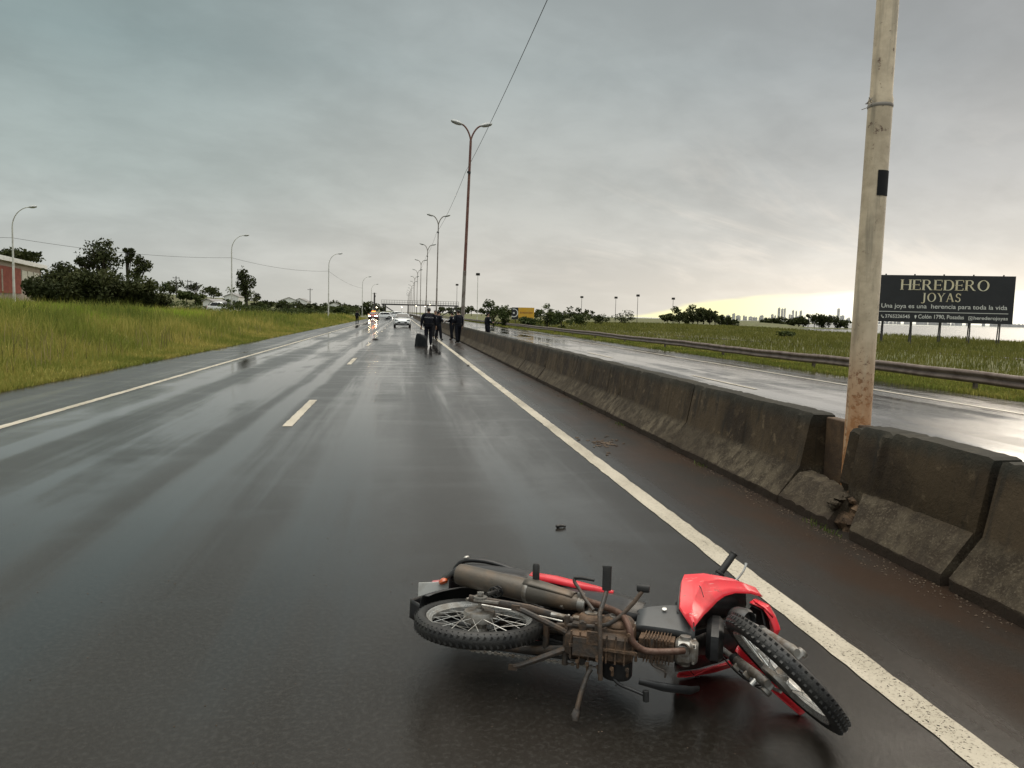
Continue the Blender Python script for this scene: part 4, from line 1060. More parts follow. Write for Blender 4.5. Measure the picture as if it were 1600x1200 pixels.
def make_car(label, x, y, rz, paint='carwhite', lit=None, group='vehicles on the highway', L=4.1, Wd=1.74, Ht=1.5, suv=0, bar=False):
    """front faces local -y"""
    root = empty('car', (x, y, 0), rz, label, 'car', group)
    hw = Wd/2
    # (y, bottom, belt/top, halfwidth)
    st_ = [(-L/2, .42, .62, .62*hw/.87), (-L/2+.08, .26, .74, .74*hw/.87), (-L/2+.28, .20, .84, .83*hw/.87), (-L/2+.75, .20, .93, hw), (-L/2+1.15, .20, .99, hw), (0, .2, 1.02, hw), (L/2-.7, .2, 1.03, hw), (L/2-.25, .24, 1.02, hw*.97), (L/2-.03, .36, .95, hw*.90), (L/2, .45, .80, hw*.84)]
    st_ = [(a, b_, c_+suv*.16, w_) for a, b_, c_, w_ in st_]
    secs = []
    for yv, zb, zt, w_ in st_:
        zm = zb+(zt-zb)*.55
        secs.append([(-w_*.93, yv, zb), (-w_, yv, zb+.08), (-w_, yv, zm), (-w_*.95, yv, zt-.07), (-w_*.85, yv, zt), (0, yv, zt+.035), (w_*.85, yv, zt), (w_*.95, yv, zt-.07), (w_, yv, zm), (w_, yv, zb+.08), (w_*.93, yv, zb)])
    b = MB(); b.loft(secs)
    bz = 1.0+suv*.16; T = Ht+suv*.16
    gh = [(-L/2+1.02, bz-.03, hw*.86), (-L/2+1.72, T-.07, hw*.70), (-L/2+2.15, T, hw*.71), (L/2-.85, T-.02, hw*.70), (L/2-.45, T-.10, hw*.68), (L/2-.10, bz-.02, hw*.82)]
    s2 = []
    for i, (yv, zt, w_) in enumerate(gh):
        wb = hw*.90; f = max(0.02, (zt-bz+.05)/(T-bz+.05))
        wt = wb+(w_-wb)*f
        s2.append([(-wb, yv, bz-.05), (-wt-.02, yv, bz-.05+(zt-bz+.05)*.85), (-wt*.90, yv, zt), (0, yv, zt+.03), (wt*.90, yv, zt), (wt+.02, yv, bz-.05+(zt-bz+.05)*.85), (wb, yv, bz-.05)])
    b.loft(s2); b.build('body', M[paint], root, 50, sub=1)
    def quad(nm, P, mat, out):
        b = MB(); b.prism(P, Vector(out)*.0, Vector(out)*.022); return b.build(nm, mat, root)
    # windscreen, rear window, side windows set just proud of the shell
    quad('windscreen', [(-hw*.80, -L/2+1.13, bz+.03), (hw*.80, -L/2+1.13, bz+.03), (hw*.63, -L/2+1.66, T-.09), (-hw*.63, -L/2+1.66, T-.09)], M['carglass'], (0, -1.2, 1.2))
    quad('rear_window', [(-hw*.74, L/2-.12, bz+.08), (hw*.74, L/2-.12, bz+.08), (hw*.62, L/2-.40, T-.14), (-hw*.62, L/2-.40, T-.14)], M['carglass'], (0, 1.6, .8))
    for s_ in (-1, 1):
        for (y0, y1, yt0, yt1) in ((-L/2+1.35, -L/2+2.2, -L/2+1.85, -L/2+2.2), (-L/2+2.28, L/2-.55, -L/2+2.28, L/2-.75)):
            quad('side_window', [(s_*hw*.905, y0, bz+.02), (s_*hw*.905, y1, bz+.02), (s_*hw*.75, yt1, T-.12), (s_*hw*.75, yt0, T-.12)], M['carglass'], (s_*1.7, 0, .4))
        b = MB(); b.box((s_*(hw+.13), -L/2+1.38, bz+.07), (.20, .12, .15)); b.build('wing_mirror', M[paint], root, bevel=.03)
        # lamps
        b = MB(); zl = .70+suv*.12
        b.loft([[(s_*hw*(.50+.38*t), -L/2+.06+.10*t*t+dy, zl-.05-.02*t), (s_*hw*(.50+.38*t), -L/2+.06+.10*t*t+dy, zl+.07+.05*t)] + [(s_*hw*(.50+.38*t), -L/2+.16+.14*t*t+dy, zl+.07+.05*t), (s_*hw*(.50+.38*t), -L/2+.16+.14*t*t+dy, zl-.05-.02*t)] for t, dy in ((0, -.015), (.5, -.02), (1, -.03))])
        b.build('headlight', M[lit] if lit else M['hl'], root, 30)
        b = MB(); b.box((s_*hw*.74, L/2-.02, .85+suv*.15), (.22, .08, .22)); b.build('tail_light', M['tail'], root, bevel=.02)
        b = MB(); b.box((s_*hw*.70, -L/2+.01, .36), (.26, .06, .16)); b.build('fog_recess', M['trim'], root, bevel=.02)
    # grille, lower bumper intake, plate
    b = MB(); secs = []
    for t in np.linspace(-1, 1, 9): secs.append([(t*hw*.56, -L/2-.02+.03*t*t, .40+.05*abs(t)), (t*hw*.56, -L/2-.02+.03*t*t, .60-.03*t*t), (t*hw*.56, -L/2+.1, .60-.03*t*t), (t*hw*.56, -L/2+.1, .40+.05*abs(t))])
    b.loft(secs); b.build('grille', M['trim'], root)
    b = MB(); b.box((0, -L/2-.04, .50), (.42, .03, .11)); b.build('number_plate', M['plate'], root)
    b = MB(); b.box((0, -L/2+.06, .27), (Wd*.66, .10, .08)); b.build('bumper_lip', M['trim'], root, bevel=.01)
    wh = None
    for s_ in (-1, 1):
        for yw in (-L/2+.78, L/2-.72):
            b = MB(); rr = .31+suv*.05
            b.lathe([(rr*.62, -.09), (rr*.9, -.10), (rr, -.07), (rr, .07), (rr*.9, .10), (rr*.62, .09)], (s_*(hw-.10), yw, rr), (1, 0, 0), 24, closed=True)
            w_ = b.build('wheel', M['tyre'], root)
            b = MB(); b.lathe([(.03, s_*.07), (rr*.25, s_*.075), (rr*.60, s_*.05), (rr*.62, s_*.08)], (s_*(hw-.10), yw, rr), (1, 0, 0), 20)
            for q_ in range(5):
                a = q_*1.2566; b.tube([(s_*(hw-.02), yw+.04*math.cos(a), rr+.04*math.sin(a)), (s_*(hw-.02), yw+rr*.6*math.cos(a), rr+rr*.6*math.sin(a))], .022, 6)
            b.build('rim', M['alloy'], w_)
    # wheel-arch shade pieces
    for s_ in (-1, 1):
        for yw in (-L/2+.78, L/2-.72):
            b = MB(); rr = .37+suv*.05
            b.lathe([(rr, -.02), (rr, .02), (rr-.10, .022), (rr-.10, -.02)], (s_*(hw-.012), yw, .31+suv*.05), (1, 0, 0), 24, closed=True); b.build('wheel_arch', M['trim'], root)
    if bar:
        b = MB(); b.box((0, -.1, T+.09), (.7, .25, .09)); b.build('roof_light_bar', M['amber_on'], root, bevel=.03)
    return root
make_car('white hatchback facing the camera in the right lane behind the police group', .12, 82.4, 0, Wd=1.76, Ht=1.47)
make_car('dark red car with glaring warm headlights and an orange roof light in the left lane', -5.3, 152, R(-3), paint='carred', lit='hl_on', bar=True, suv=0)
make_car('white hatchback standing crosswise behind the car with lit headlights', -4.1, 166, R(-72), L=4.2, lit='hl_onw')
make_car('white off-roader parked side-on further behind the crosswise hatchback', -1.6, 186, R(-80), suv=1, L=4.6)
make_car('white car far behind with headlights on, on the left lane beyond the others', -3.0, 215, R(0), lit='hl_onw')
M['glow'] = pm('lit_lamp', (1, 1, 1), None, .3, emit=(1.0, .82, .55), estr=14)
for i, (px_, ly, dist) in enumerate([(586.5, 480.5, 400), (625.5, 480, 520), (648, 478, 540), (662, 479, 560), (669, 476, 520), (676, 477.5, 560)]):
    x, y = at_px(px_, dist); hy = 487.4+(px_-627)*math.tan(R(1.4)); h_ = EYE+(hy-ly)*dist/1200
    r_ = empty('street_lamp', (x, y, 0), 0, 'small lit lamp glowing below the footbridge, %s from the left' % ordn(i), 'street lamp', 'lit lamps near the footbridge')
    b = MB(); b.tube([(0, 0, -.2), (0, 0, h_-.1), (0, -.5, h_+.25)], [.09, .07, .05], 6); b.build('pole', M['steel_dark'], r_)
    b = MB(); b.lathe([(0, -.18), (.20, -.12), (.28, 0), (.20, .12), (0, .18)], (0, -.6, h_), (0, 0, 1), 10); b.build('lamp_head', M['glow'], r_)
cx_, cy_ = at_px(349, 96)
o = make_car('white car half buried in the tall grass of the left field', cx_, cy_, R(60), L=3.8); o.location.z = tz(cx_, cy_)+.45; o['group'] = 'vehicles beside the highway'
# ------------------------------------------------------------------ people
M['skin'] = pm('skin', (.30, .17, .11), (.34, .20, .13), .55, scale=10)
M['uniform'] = pm('dark_uniform', (.009, .010, .014), (.016, .017, .022), .9, scale=8, spec=.1)
M['uniform2'] = pm('charcoal_cloth', (.018, .018, .020), (.03, .03, .032), .9, scale=8, spec=.1)
M['hair'] = pm('black_hair', (.008, .006, .005), None, .6)
M['boot'] = pm('black_boot', (.008, .008, .008), None, .5, spec=.2)
M['hivis'] = pm('reflective_print', (.50, .50, .50), None, .3)
M['paper'] = pm('white_paper', (.7, .7, .7), None, .6)
def skin_obj(name, chains, mat, parent, sub=2):
    """chains: list of lists of (key, pos, radius); equal keys join"""
    keys = {}; V = []; Rd = []; E_ = []
    for ch in chains:
        prev = None
        for kx, p, r in ch:
            if kx in keys: i = keys[kx]
            else: i = len(V); keys[kx] = i; V.append(p); Rd.append(r)
            if prev is not None and prev != i: E_.append((prev, i))
            prev = i
    bm = bmesh.new(); ly = bm.verts.layers.skin.verify()
    vs = [bm.verts.new(p) for p in V]
    for v, r in zip(vs, Rd): v[ly].radius = (r, r) if not isinstance(r, tuple) else r
    vs[0][ly].use_root = True
    for a, c_ in sorted({(min(e), max(e)) for e in E_}): bm.edges.new((vs[a], vs[c_]))
    me = bpy.data.meshes.new(name); bm.to_mesh(me); bm.free(); me.materials.append(mat)
    o = bpy.data.objects.new(name, me); COL.objects.link(o); o.parent = parent
    md = o.modifiers.new('skin', 'SKIN'); md.use_smooth_shade = True
    if sub: m2 = o.modifiers.new('sub', 'SUBSURF'); m2.levels = sub; m2.render_levels = sub
    return o
def person(x, y, rz, h, label, armL, armR, stance=.11, step=0.0, cap=True, bulk=1.0, text_back=False, z=0.0, head_turn=0.0, bun=False, cloth='uniform', paper=False):
    """faces local -y; armL/armR: (elbow, hand) offsets in metres for a 1.75 m figure"""
    root = empty('person', (x, y, z), rz, label, 'person', 'people at the roadside'); k_ = h/1.75
    def P(a, b_, c_): return (a*k_, b_*k_, c_*k_)
    r = lambda v: v*k_
    sh = .185*bulk; hp = .095
    ch = []
    ch.append([('pel', P(0, 0, .96), r(.08)), ('wst', P(0, 0, 1.08), r(.085)), ('cst', P(0, -.01, 1.27), r(.11)), ('nb', P(0, 0, 1.43), r(.065)), ('nk', P(0, -.01, 1.51), r(.052)), ('hd', P(0, -.025, 1.60), r(.078)), ('ht', P(0, -.01, 1.68), r(.072))])
    hands = []
    for s_, key, arm in ((-1, 'L', armL), (1, 'R', armR)):
        el, hn = Vector(arm[0]), Vector(arm[1]); shp = Vector((s_*sh, 0, 1.40))
        ch.append([('nb', P(0, 0, 1.43), r(.065)), ('s'+key, P(*shp), r(.058)), ('e'+key, P(*el), r(.042)), ('w'+key, P(*hn), r(.028))])
        dr = (hn-el).normalized(); pm_ = hn+dr*.05; side = dr.cross(Vector((0, 1, .3))).normalized()
        ch.append([('w'+key, P(*hn), r(.028)), ('p'+key, P(*pm_), (r(.034), r(.018)))])
        for q_ in range(4):
            b0 = pm_+dr*.03+side*(q_-1.5)*.018; cur = Vector((0, -.012, -.01)); L_ = (.034, .040, .037, .028)[q_]
            ch.append([('p'+key, P(*pm_), (r(.034), r(.018))), (f'f{key}{q_}a', P(*b0), r(.009)), (f'f{key}{q_}b', P(*(b0+dr*L_+cur)), r(.008)), (f'f{key}{q_}c', P(*(b0+dr*L_*1.6+cur*2.4)), r(.007))])
        t0 = hn+dr*.02-side*.03; ch.append([('w'+key, P(*hn), r(.028)), (f't{key}a', P(*t0), r(.010)), (f't{key}b', P(*(t0+dr*.035-side*.012)), r(.008))])
    legs = []
    for s_, key in ((-1, 'L'), (1, 'R')):
        fy = s_*step; fx = s_*stance
        legs.append([('pel', P(0, 0, .96), r(.08)), ('h'+key, P(s_*hp, 0, .88), r(.07)), ('k'+key, P((s_*hp+fx)/2, fy*.5-.02, .50), r(.058)), ('a'+key, P(fx, fy, .10), r(.040)), ('t'+key, P(fx*1.1, fy-.10, .045), r(.035))])
    skin_obj('body', ch+legs, M['skin'], root)
    # face: nose, ears, eyes
    b = MB(); hz = 1.60
    b.prism([P(-.014, -.098, hz-.01), P(.014, -.098, hz-.01), P(0, -.096, hz+.035)], (0, 0, 0), P(0, -.022, -.006))
    for s_ in (-1, 1): b.lathe([(.0, 0), (r(.022), r(.004)), (r(.018), r(.016)), (0, r(.018))], P(s_*.078, .0, hz), (s_, 0, 0), 8)
    b.build('face', M['skin'], root)
    b = MB()
    for s_ in (-1, 1): b.box(P(s_*.03, -.098, hz+.03), P(.026, .012, .010))
    b.box(P(0, -.098, hz-.045), P(.045, .012, .008)); b.build('eyes_and_mouth', M['hair'], root)
    # jacket
    g = 1.0
    jc = [[('hem', P(0, 0, .80), r(.165*bulk)), ('pel', P(0, 0, .90), r(.172*bulk)), ('wst', P(0, 0, 1.08), r(.172*bulk)), ('cst', P(0, -.01, 1.28), r(.195*bulk)), ('nb', P(0, 0, 1.42), r(.085)), ('col', P(0, .0, 1.48), r(.066))]]
    for s_, key, arm in ((-1, 'L', armL), (1, 'R', armR)):
        el, hn = Vector(arm[0]), Vector(arm[1]); cf_ = el.lerp(hn, .92)
        jc.append([('nb', P(0, 0, 1.42), r(.085)), ('s'+key, P(s_*sh*1.0, 0, 1.385), r(.095)), ('e'+key, P(*el), r(.075)), ('c'+key, P(*cf_), r(.055))])
    skin_obj('jacket', jc, M[cloth], root)
    tr = []
    for s_, key in ((-1, 'L'), (1, 'R')):
        fy = s_*step; fx = s_*stance
        tr.append([('wb', P(0, 0, 1.06), r(.13)), ('pel', P(0, 0, .95), r(.150)), ('h'+key, P(s_*hp, 0, .84), r(.122)), ('k'+key, P((s_*hp+fx)/2, fy*.5-.02, .48), r(.092)), ('a'+key, P(fx, fy, .17), r(.078)), ('c'+key, P(fx, fy, .09), r(.074))])
    skin_obj('trousers', tr, M[cloth], root)
    for s_ in (-1, 1):
        fy = s_*step; fx = s_*stance
        skin_obj('boot', [[('a', P(fx, fy, .28), r(.060)), ('b', P(fx, fy, .06), r(.052)), ('c', P(fx*1.08, fy-.09, .045), r(.045)), ('d', P(fx*1.15, fy-.16, .04), r(.036))]], M['boot'], root)
    for s_, arm in ((-1, armL), (1, armR)):
        pz = Vector((s_*sh, 0, 1.385)).lerp(Vector(arm[0]), .42); b = MB(); b.box(P(pz.x+s_*.085, pz.y, pz.z), P(.012, .06, .07)); b.build('sleeve_badge', M['hivis'], root)
    # belt
    b = MB(); b.lathe([(r(.165*bulk), -.025), (r(.176*bulk), -.02), (r(.176*bulk), .02), (r(.165*bulk), .025)], P(0, 0, 1.0), (0, 0, 1), 18, closed=True); b.build('belt', M['boot'], root)
    b = MB(); b.box(P(.17*bulk, 0, .94), P(.05, .09, .16)); b.build('holster', M['boot'], root, bevel=.01)
    if cap:
        b = MB(); b.lathe([(r(.088), 0), (r(.094), r(.03)), (r(.086), r(.07)), (r(.05), r(.095)), (0, r(.10))], P(0, -.01, 1.645), (0, 0, 1), 16)
        b.loft([[P(-.07+.14*t, -.085-.075*math.sin(math.pi*t)-.0, 1.65), P(-.07+.14*t, -.06, 1.662)] for t in np.linspace(0, 1, 7)], closed=False)
        b.build('cap', M['uniform'], root)
    b = MB(); b.lathe([(r(.060), -.075), (r(.084), -.04), (r(.090), .0), (r(.086), .04), (r(.06), .075), (0, .09)], P(0, .012, 1.64), (0, 0, 1), 14)
    if bun: b.lathe([(0, -.04), (.035, -.02), (.035, .02), (0, .04)], P(0, .10, 1.62), (0, 0, 1), 10)
    b.build('hair', M['hair'], root)
    if text_back:
        t_ = text('POLICIA', root, P(-.15*bulk, .205*bulk, 1.26), (1, 0, 0), r(.30*bulk), r(.055), M['hivis'], 'back_lettering')
        for v in t_.data.vertices: v.co.x = -v.co.x
        for v in t_.data.vertices: v.co.y += .004
    if paper:
        b = MB(); b.box(P(.10, -.42, 1.12), P(.21, .012, .28), Matrix.Rotation(R(-50), 3, 'X')); b.build('paper', M['paper'], root)
    return root
D = ((-.25, .02, 1.12), (-.27, -.05, .86)); DR = ((.25, .02, 1.12), (.27, -.05, .86))
front2 = ((-.25, -.06, 1.13), (-.12, -.26, 1.14)); front2R = ((.25, -.06, 1.13), (.12, -.28, 1.14))
PI = math.pi
person(1.32, 37.6, PI+.05, 1.86, 'broad-shouldered police officer nearest the camera, seen from behind with light lettering across his back', ((-.31, .03, 1.13), (-.34, -.05, .88)), ((.31, .03, 1.13), (.33, -.02, .87)), bulk=1.34, step=.04, text_back=True, cap=False)
person(2.12, 48.5, .2, 1.78, 'man in dark clothes half hidden behind the broad officer', D, DR, cloth='uniform2', cap=False)
person(2.18, 45.6, PI-.9, 1.74, 'slim officer with cap standing right of the broad officer, legs apart, arms folded in front', front2, front2R, stance=.17, step=.06)
person(3.0, 46.0, PI/2+2.6, 1.70, 'slim officer turned sideways reading white papers near the barrier', front2, front2R, step=.07, paper=True, stance=.09)
person(3.05, 41.6, PI+.5, 1.82, 'tall dark-haired officer leaning by the barrier beneath the red-topped lamp post', D, ((.26, .05, 1.13), (.20, -.16, 1.02)), bulk=1.1, step=.08, cap=False)
person(4.95, 44.3, PI/2+.35, 1.72, 'officer standing alone behind the concrete barrier on the far carriageway', front2, DR, cap=True)
person(-5.95, 107, PI-.3, 1.66, 'lone figure in dark clothes standing at the left road edge far off', D, DR, stance=.16)

# ------------------------------------------------------------------ things lying on the road
M['stand_in'] = pm('stand_in_black', (.008, .010, .011), (.013, .015, .016), .8, spec=.12, scale=6, bump=.4, bscale=9)
def mound(name, x, y, w, dpt, h, label, seedn, rot=0.0):
    rs = np.random.default_rng(seedn); n = 26; b = MB(); rows = []
    ph = rs.uniform(0, 6, 8)
    for i in range(n):
        row = []
        for j in range(n):
            u = i/(n-1)*2-1; v = j/(n-1)*2-1; rr = (abs(u)**3.2+abs(v)**3.2)**(1/3.2)
            zz_ = h*(1-min(rr, 1)**9)*(.86+.08*math.sin(u*3+ph[0])+.05*math.sin(v*5+u*4+ph[1]))+.012*math.sin(u*14+ph[2])*math.cos(v*11+ph[3])
            row.append((u*w/2, v*dpt/2, max(.006, zz_+.006)))
        rows.append(row)
    b.loft(rows, closed=False)
    o = b.build(name, M['stand_in'], None, 60); o.location = (x, y, 0); o.rotation_euler = (0, 0, rot)
    return tag(o, label, 'stand-in shape')
mound('stand_in_mound', .95, 36.6, .62, .70, .62, 'dark made-up mound standing in for an unseen thing on the wet road left of the broad officer', 1)  # invented dark shape; what really lies here is unknown
M['scrap'] = pm('black_scrap', (.02, .018, .016), (.05, .045, .04), .5, scale=30)
b = MB(); rs = random.Random(5); lump(b, (0, 0, .05), (.17, .11, .05), rs); lump(b, (.15, .02, .03), (.08, .06, .03), rs)
o = b.build('scrap', M['scrap'], None, 25); o.location = (-1.45, 43.6, .0); tag(o, 'black scrap lying on the dashed lane line far ahead', 'scrap', 'scraps on the road')
b = MB(); b.tube([(-.035, 0, .013), (.0, .004, .014), (.03, 0, .012)], [.011, .013, .009], 10); b.box((.038, .006, .008), (.016, .02, .014)); b.box((-.01, .02, .004), (.02, .012, .006))
o = b.build('scrap', M['scrap'], None, 30, bevel=.002); o.location = (1.21, 5.58, .002); o.rotation_euler = (0, 0, .2); tag(o, 'small dark metal fragment on the asphalt between the motorcycle and the group', 'scrap', 'scraps on the road')
b = MB(); lump(b, (0, 0, .02), (.045, .03, .02), rs); o = b.build('scrap', M['scrap'], None, 25); o.location = (2.05, 23.5, 0); tag(o, 'small dark scrap beside the right edge line midway to the group', 'scrap', 'scraps on the road')
b = MB()
for i in range(60):
    a = rs.uniform(0, 6.28); r_ = abs(rs.gauss(0, .16)); lump(b, (r_*math.cos(a)*1.0, r_*math.sin(a)*2.4, .004), (rs.uniform(.008, .03), rs.uniform(.008, .03), rs.uniform(.003, .009)), rs)
o = b.build('dirt_clods', M['dirt'], None, 25); o.location = (2.55, 9.4, 0); tag(o, 'patch of dark dirt clods on the barrier shoulder', 'dirt', kind='stuff')
# ------------------------------------------------------------------ motorcycle, lying on its left side
BR = empty('motorcycle', (.2321, 2.9458, .3000), 0, 'fallen red and black motorcycle lying on its left side on the wet road', 'motorcycle')
BR.rotation_euler = (-1.67689, -.003764, -.424365)
M['tyre_m'] = pm('motorcycle_tyre', (.010, .010, .010), (.022, .021, .019), .55, scale=14, bump=.25, bscale=90)
M['chrome'] = pm('chrome_rim', (.52, .52, .50), (.30, .28, .25), .25, metal=.55, scale=16, rough2=.4)
M['alu'] = pm('dull_alloy', (.30, .29, .27), (.17, .14, .11), .45, metal=.8, scale=20, rough2=.6)
M['engine'] = pm('muddy_engine_alloy', (.125, .074, .042), (.042, .029, .020), .62, metal=.15, scale=16, bump=.5, bscale=70, lo=.38, hi=.62)
M['rustpipe'] = pm('rusty_pipe', (.085, .042, .027), (.13, .082, .060), .5, metal=.35, scale=22, bump=.2, bscale=80)
M['muffler'] = pm('scuffed_grey_muffler', (.085, .075, .062), (.15, .105, .070), .42, metal=.3, scale=5, bump=.15, bscale=60, lo=.42, hi=.68)
M['red'] = pm('red_bodywork', (.70, .028, .042), (.50, .026, .030), .3, scale=9, coat=.35, rough2=.55, lo=.5, hi=.75, bump=.08, bscale=14)
def scuff_red():
    b = M['red'].node_tree.nodes['Principled BSDF']; kk = NT(M['red'].node_tree)
    v = kk.new('ShaderNodeTexCoord').outputs['Object']; src = b.inputs['Base Color'].links[0].from_socket
    rr = kk.new('ShaderNodeVectorRotate', rotation_type='EULER_XYZ'); kk.l.new(v, rr.inputs['Vector']); rr.inputs['Rotation'].default_value = (.4, .9, .3)
    sc = kk.noise(kk.vmul(rr.outputs[0], (9, 170, 60)), 1.0, 3, .6); area = kk.sstep(kk.noise(v, 5.5, 3, .5), .50, .62)
    dirt = kk.m('MULTIPLY', kk.sstep(kk.noise(v, 32, 5, .7), .56, .70), kk.sstep(kk.noise(v, 4, 2, .5), .42, .60))
    c_ = kk.mix(kk.m('MULTIPLY', kk.m('MULTIPLY', kk.sstep(sc, .60, .66), area), .7), src, (.62, .40, .38))
    c_ = kk.mix(kk.m('MULTIPLY', dirt, .7), c_, (.10, .05, .03))
    kk.l.new(c_, b.inputs['Base Color'])
scuff_red()
M['bikeblack'] = pm('black_bodywork', (.012, .012, .013), (.022, .021, .020), .38, scale=10, bump=.1, bscale=70)
M['bikegrey'] = pm('grey_bodywork', (.060, .064, .066), (.045, .046, .046), .38, scale=7)
M['framepaint'] = pm('frame_paint', (.035, .030, .026), (.075, .048, .030), .5, scale=18, bump=.3, bscale=80)
M['rubber'] = pm('rubber', (.012, .012, .012), (.02, .019, .018), .6, scale=25)
M['seatfab'] = pm('seat_vinyl', (.016, .016, .017), (.024, .024, .024), .5, scale=8)
M['orange'] = pm('orange_lens', (.50, .10, .03), None, .15, coat=.5)
M['redlens'] = pm('red_lens', (.4, .01, .01), None, .15, coat=.5)
M['platewhite'] = pm('plate_enamel', (.62, .62, .59), (.50, .49, .45), .4, scale=15)
WB_, AXZ = 1.26, .285
rake = R(26.5); SAX = Vector((-math.sin(rake), 0, math.cos(rake))); SO = Vector((WB_, 0, AXZ))-Vector((math.cos(rake), 0, math.sin(rake)))*.04
SM = Matrix.Rotation(.782, 3, SAX)
def steer(p): return SO+SM @ (Vector(p)-SO)

def wheel(name, c_, fn, knobs, wdt):
    b = MB(fn); prof_ = []
    Ro = .285; hw_ = wdt/2
    for i in range(16):
        a = 2*math.pi*i/16; prof_.append((.2515+.0305*math.cos(a), hw_*.96*math.sin(a)))
    b.lathe(prof_, c_, (0, 1, 0), 64, closed=True)
    n = knobs
    for i in range(n):
        a = 2*math.pi*i/n
        if name == 'front_wheel':
            for j, (yo, ro, dz_) in enumerate(((-.018, .2785, .010), (0, .2815, .010), (.018, .2785, .010))):
                aa = a+(math.pi/n if j == 1 else 0)
                rad = Vector((math.cos(aa), 0, math.sin(aa))); tan = Vector((-math.sin(aa), 0, math.cos(aa)))
                M3 = Matrix((tan, Vector((0, 1, 0)), rad)).transposed()
                tilt = Matrix.Rotation(-R(28)*(-1 if yo < 0 else 1)*(abs(yo) > .01)*(1.6 if abs(yo) > .03 else 1), 3, tan)
                b.box(Vector(c_)+rad*ro+Vector((0, yo, 0)), (.0115, .0145, .0055), tilt @ M3, .88)
        else:
            for s_ in (-1, 1):
                rad = Vector((math.cos(a), 0, math.sin(a))); tan = Vector((-math.sin(a), 0, math.cos(a)))
                M3 = Matrix((tan, Vector((0, 1, 0)), rad)).transposed()
                b.box(Vector(c_)+rad*.2795+Vector((0, s_*.014, 0)), (.010, .024, .0018), Matrix.Rotation(R(24)*s_, 3, rad) @ M3, .9)
                b.box(Vector(c_)+rad*.264+Vector((0, s_*.0315, 0)), (.005, .003, .012), M3, .9)
    w_ = b.build(name, M['tyre_m'], BR, 40)
    w_.name = 'wheel'
    b = MB(fn); b.lathe([(.225, -.026), (.229, -.028), (.230, -.022), (.215, -.017), (.209, -.010), (.209, .010), (.215, .017), (.230, .022), (.229, .028), (.225, .026), (.221, .020), (.205, .010), (.205, -.010), (.221, -.020)], c_, (0, 1, 0), 64, closed=True)
    b.build('rim', M['chrome'], w_, 30)
    b = MB(fn)
    if name == 'rear_wheel': b.lathe([(0, -.062), (.018, -.062), (.020, -.054), (.066, -.050), (.070, -.040), (.070, -.010), (.040, 0), (.032, .02), (.045, .05), (.045, .062), (0, .062)], c_, (0, 1, 0), 32)
    else: b.lathe([(0, -.058), (.016, -.058), (.018, -.050), (.050, -.045), (.052, -.012), (.028, 0), (.030, .03), (.068, .034), (.068, .052), (.02, .058), (0, .058)], c_, (0, 1, 0), 32)
    b.build('hub', M['alu'], w_, 30)
    b = MB(fn)
    for i in range(36):
        a = 2*math.pi*i/36; s_ = -1 if i % 2 else 1; off = (1 if (i//2) % 2 else -1)*.62
        hr = .058 if (s_ < 0) == (name == 'rear_wheel') else .045
        p = Vector(c_)+Vector((hr*math.cos(a+off), s_*.034, hr*math.sin(a+off))); q_ = Vector(c_)+Vector((.208*math.cos(a), s_*.004, .208*math.sin(a)))
        b.tube([p, q_], .0017, 5, cap=False)
    b.build('spokes', M['chrome'], w_, 60)
    return w_
rw = wheel('rear_wheel', (0, 0, AXZ), None, 64, .076); rw['label'] = 'rear wheel'
fw = wheel('front_wheel', (WB_, 0, AXZ), steer, 66, .068); fw['label'] = 'front wheel with knobbly tyre'
def T(name, pts, r, mat, parent=BR, fn=None, seg=10, flat=1.0, up=None, ang=40, smoothn=0):
    if smoothn:
        P = [Vector(p) for p in pts]; out = []; rs_ = r if isinstance(r, (list, tuple)) else [r]*len(P); ro = []
        for i in range(len(P)-1):
            p0_, p1, p2, p3 = P[max(i-1, 0)], P[i], P[i+1], P[min(i+2, len(P)-1)]
            for j in range(smoothn):
                t = j/smoothn; out.append(.5*((2*p1)+(p2-p0_)*t+(2*p0_-5*p1+4*p2-p3)*t*t+(3*p1-p0_-3*p2+p3)*t**3)); ro.append(rs_[i]*(1-t)+rs_[i+1]*t)
        out.append(P[-1]); ro.append(rs_[-1]); pts, r = out, ro
    b = MB(fn); b.tube(pts, r, seg, flat=flat, up=up); return b.build(name, M[mat], parent, ang)
# axle hardware on the right (upper) side of the rear wheel
b = MB(); b.tube([(0, -.13, AXZ), (0, .13, AXZ)], .009, 10); b.lathe([(0, 0), (.016, 0), (.016, .012), (0, .012)], (0, -.118, AXZ), (0, -1, 0), 6); b.lathe([(.030, 0), (.030, .006)], (0, -.112, AXZ), (0, 1, 0), 16, cap=True)
b.box((.035, -.10, AXZ-.01), (.11, .008, .045)); b.tube([(-.07, -.085, AXZ+.02), (-.045, -.09, AXZ+.06)], .006, 6); b.build('axle', M['alu'], BR, 30)
# swingarm
b = MB()
for s_ in (-1, 1):
    b.tube([(.44, s_*.055, .275), (.22, s_*.088, .280), (-.05, s_*.098, .285)], [.019, .018, .016], 10, flat=.7)
b.tube([(.44, -.075, .275), (.44, .075, .275)], .022, 12); b.tube([(.30, -.08, .28), (.30, .08, .28)], .014, 8); b.build('swingarm', M['framepaint'], BR)
# shock absorbers
for s_ in (-1, 1):
    top_, bot = Vector((.13, s_*.118, .60)), Vector((.02, s_*.115, .31)); b = MB(); b.tube([bot, bot.lerp(top_, .45)], .011, 8); b.tube([bot.lerp(top_, .45), top_], .018, 10)
    P = []; ax_ = (top_-bot).normalized(); u, v = frame_of(ax_)
    for i in range(90):
        t = i/89; a = t*2*math.pi*9; P.append(bot.lerp(top_, .12+t*.78)+(u*math.cos(a)+v*math.sin(a))*.023)
    b.tube(P, .0042, 5); b.build('shock_absorber', M['bikeblack'], BR)
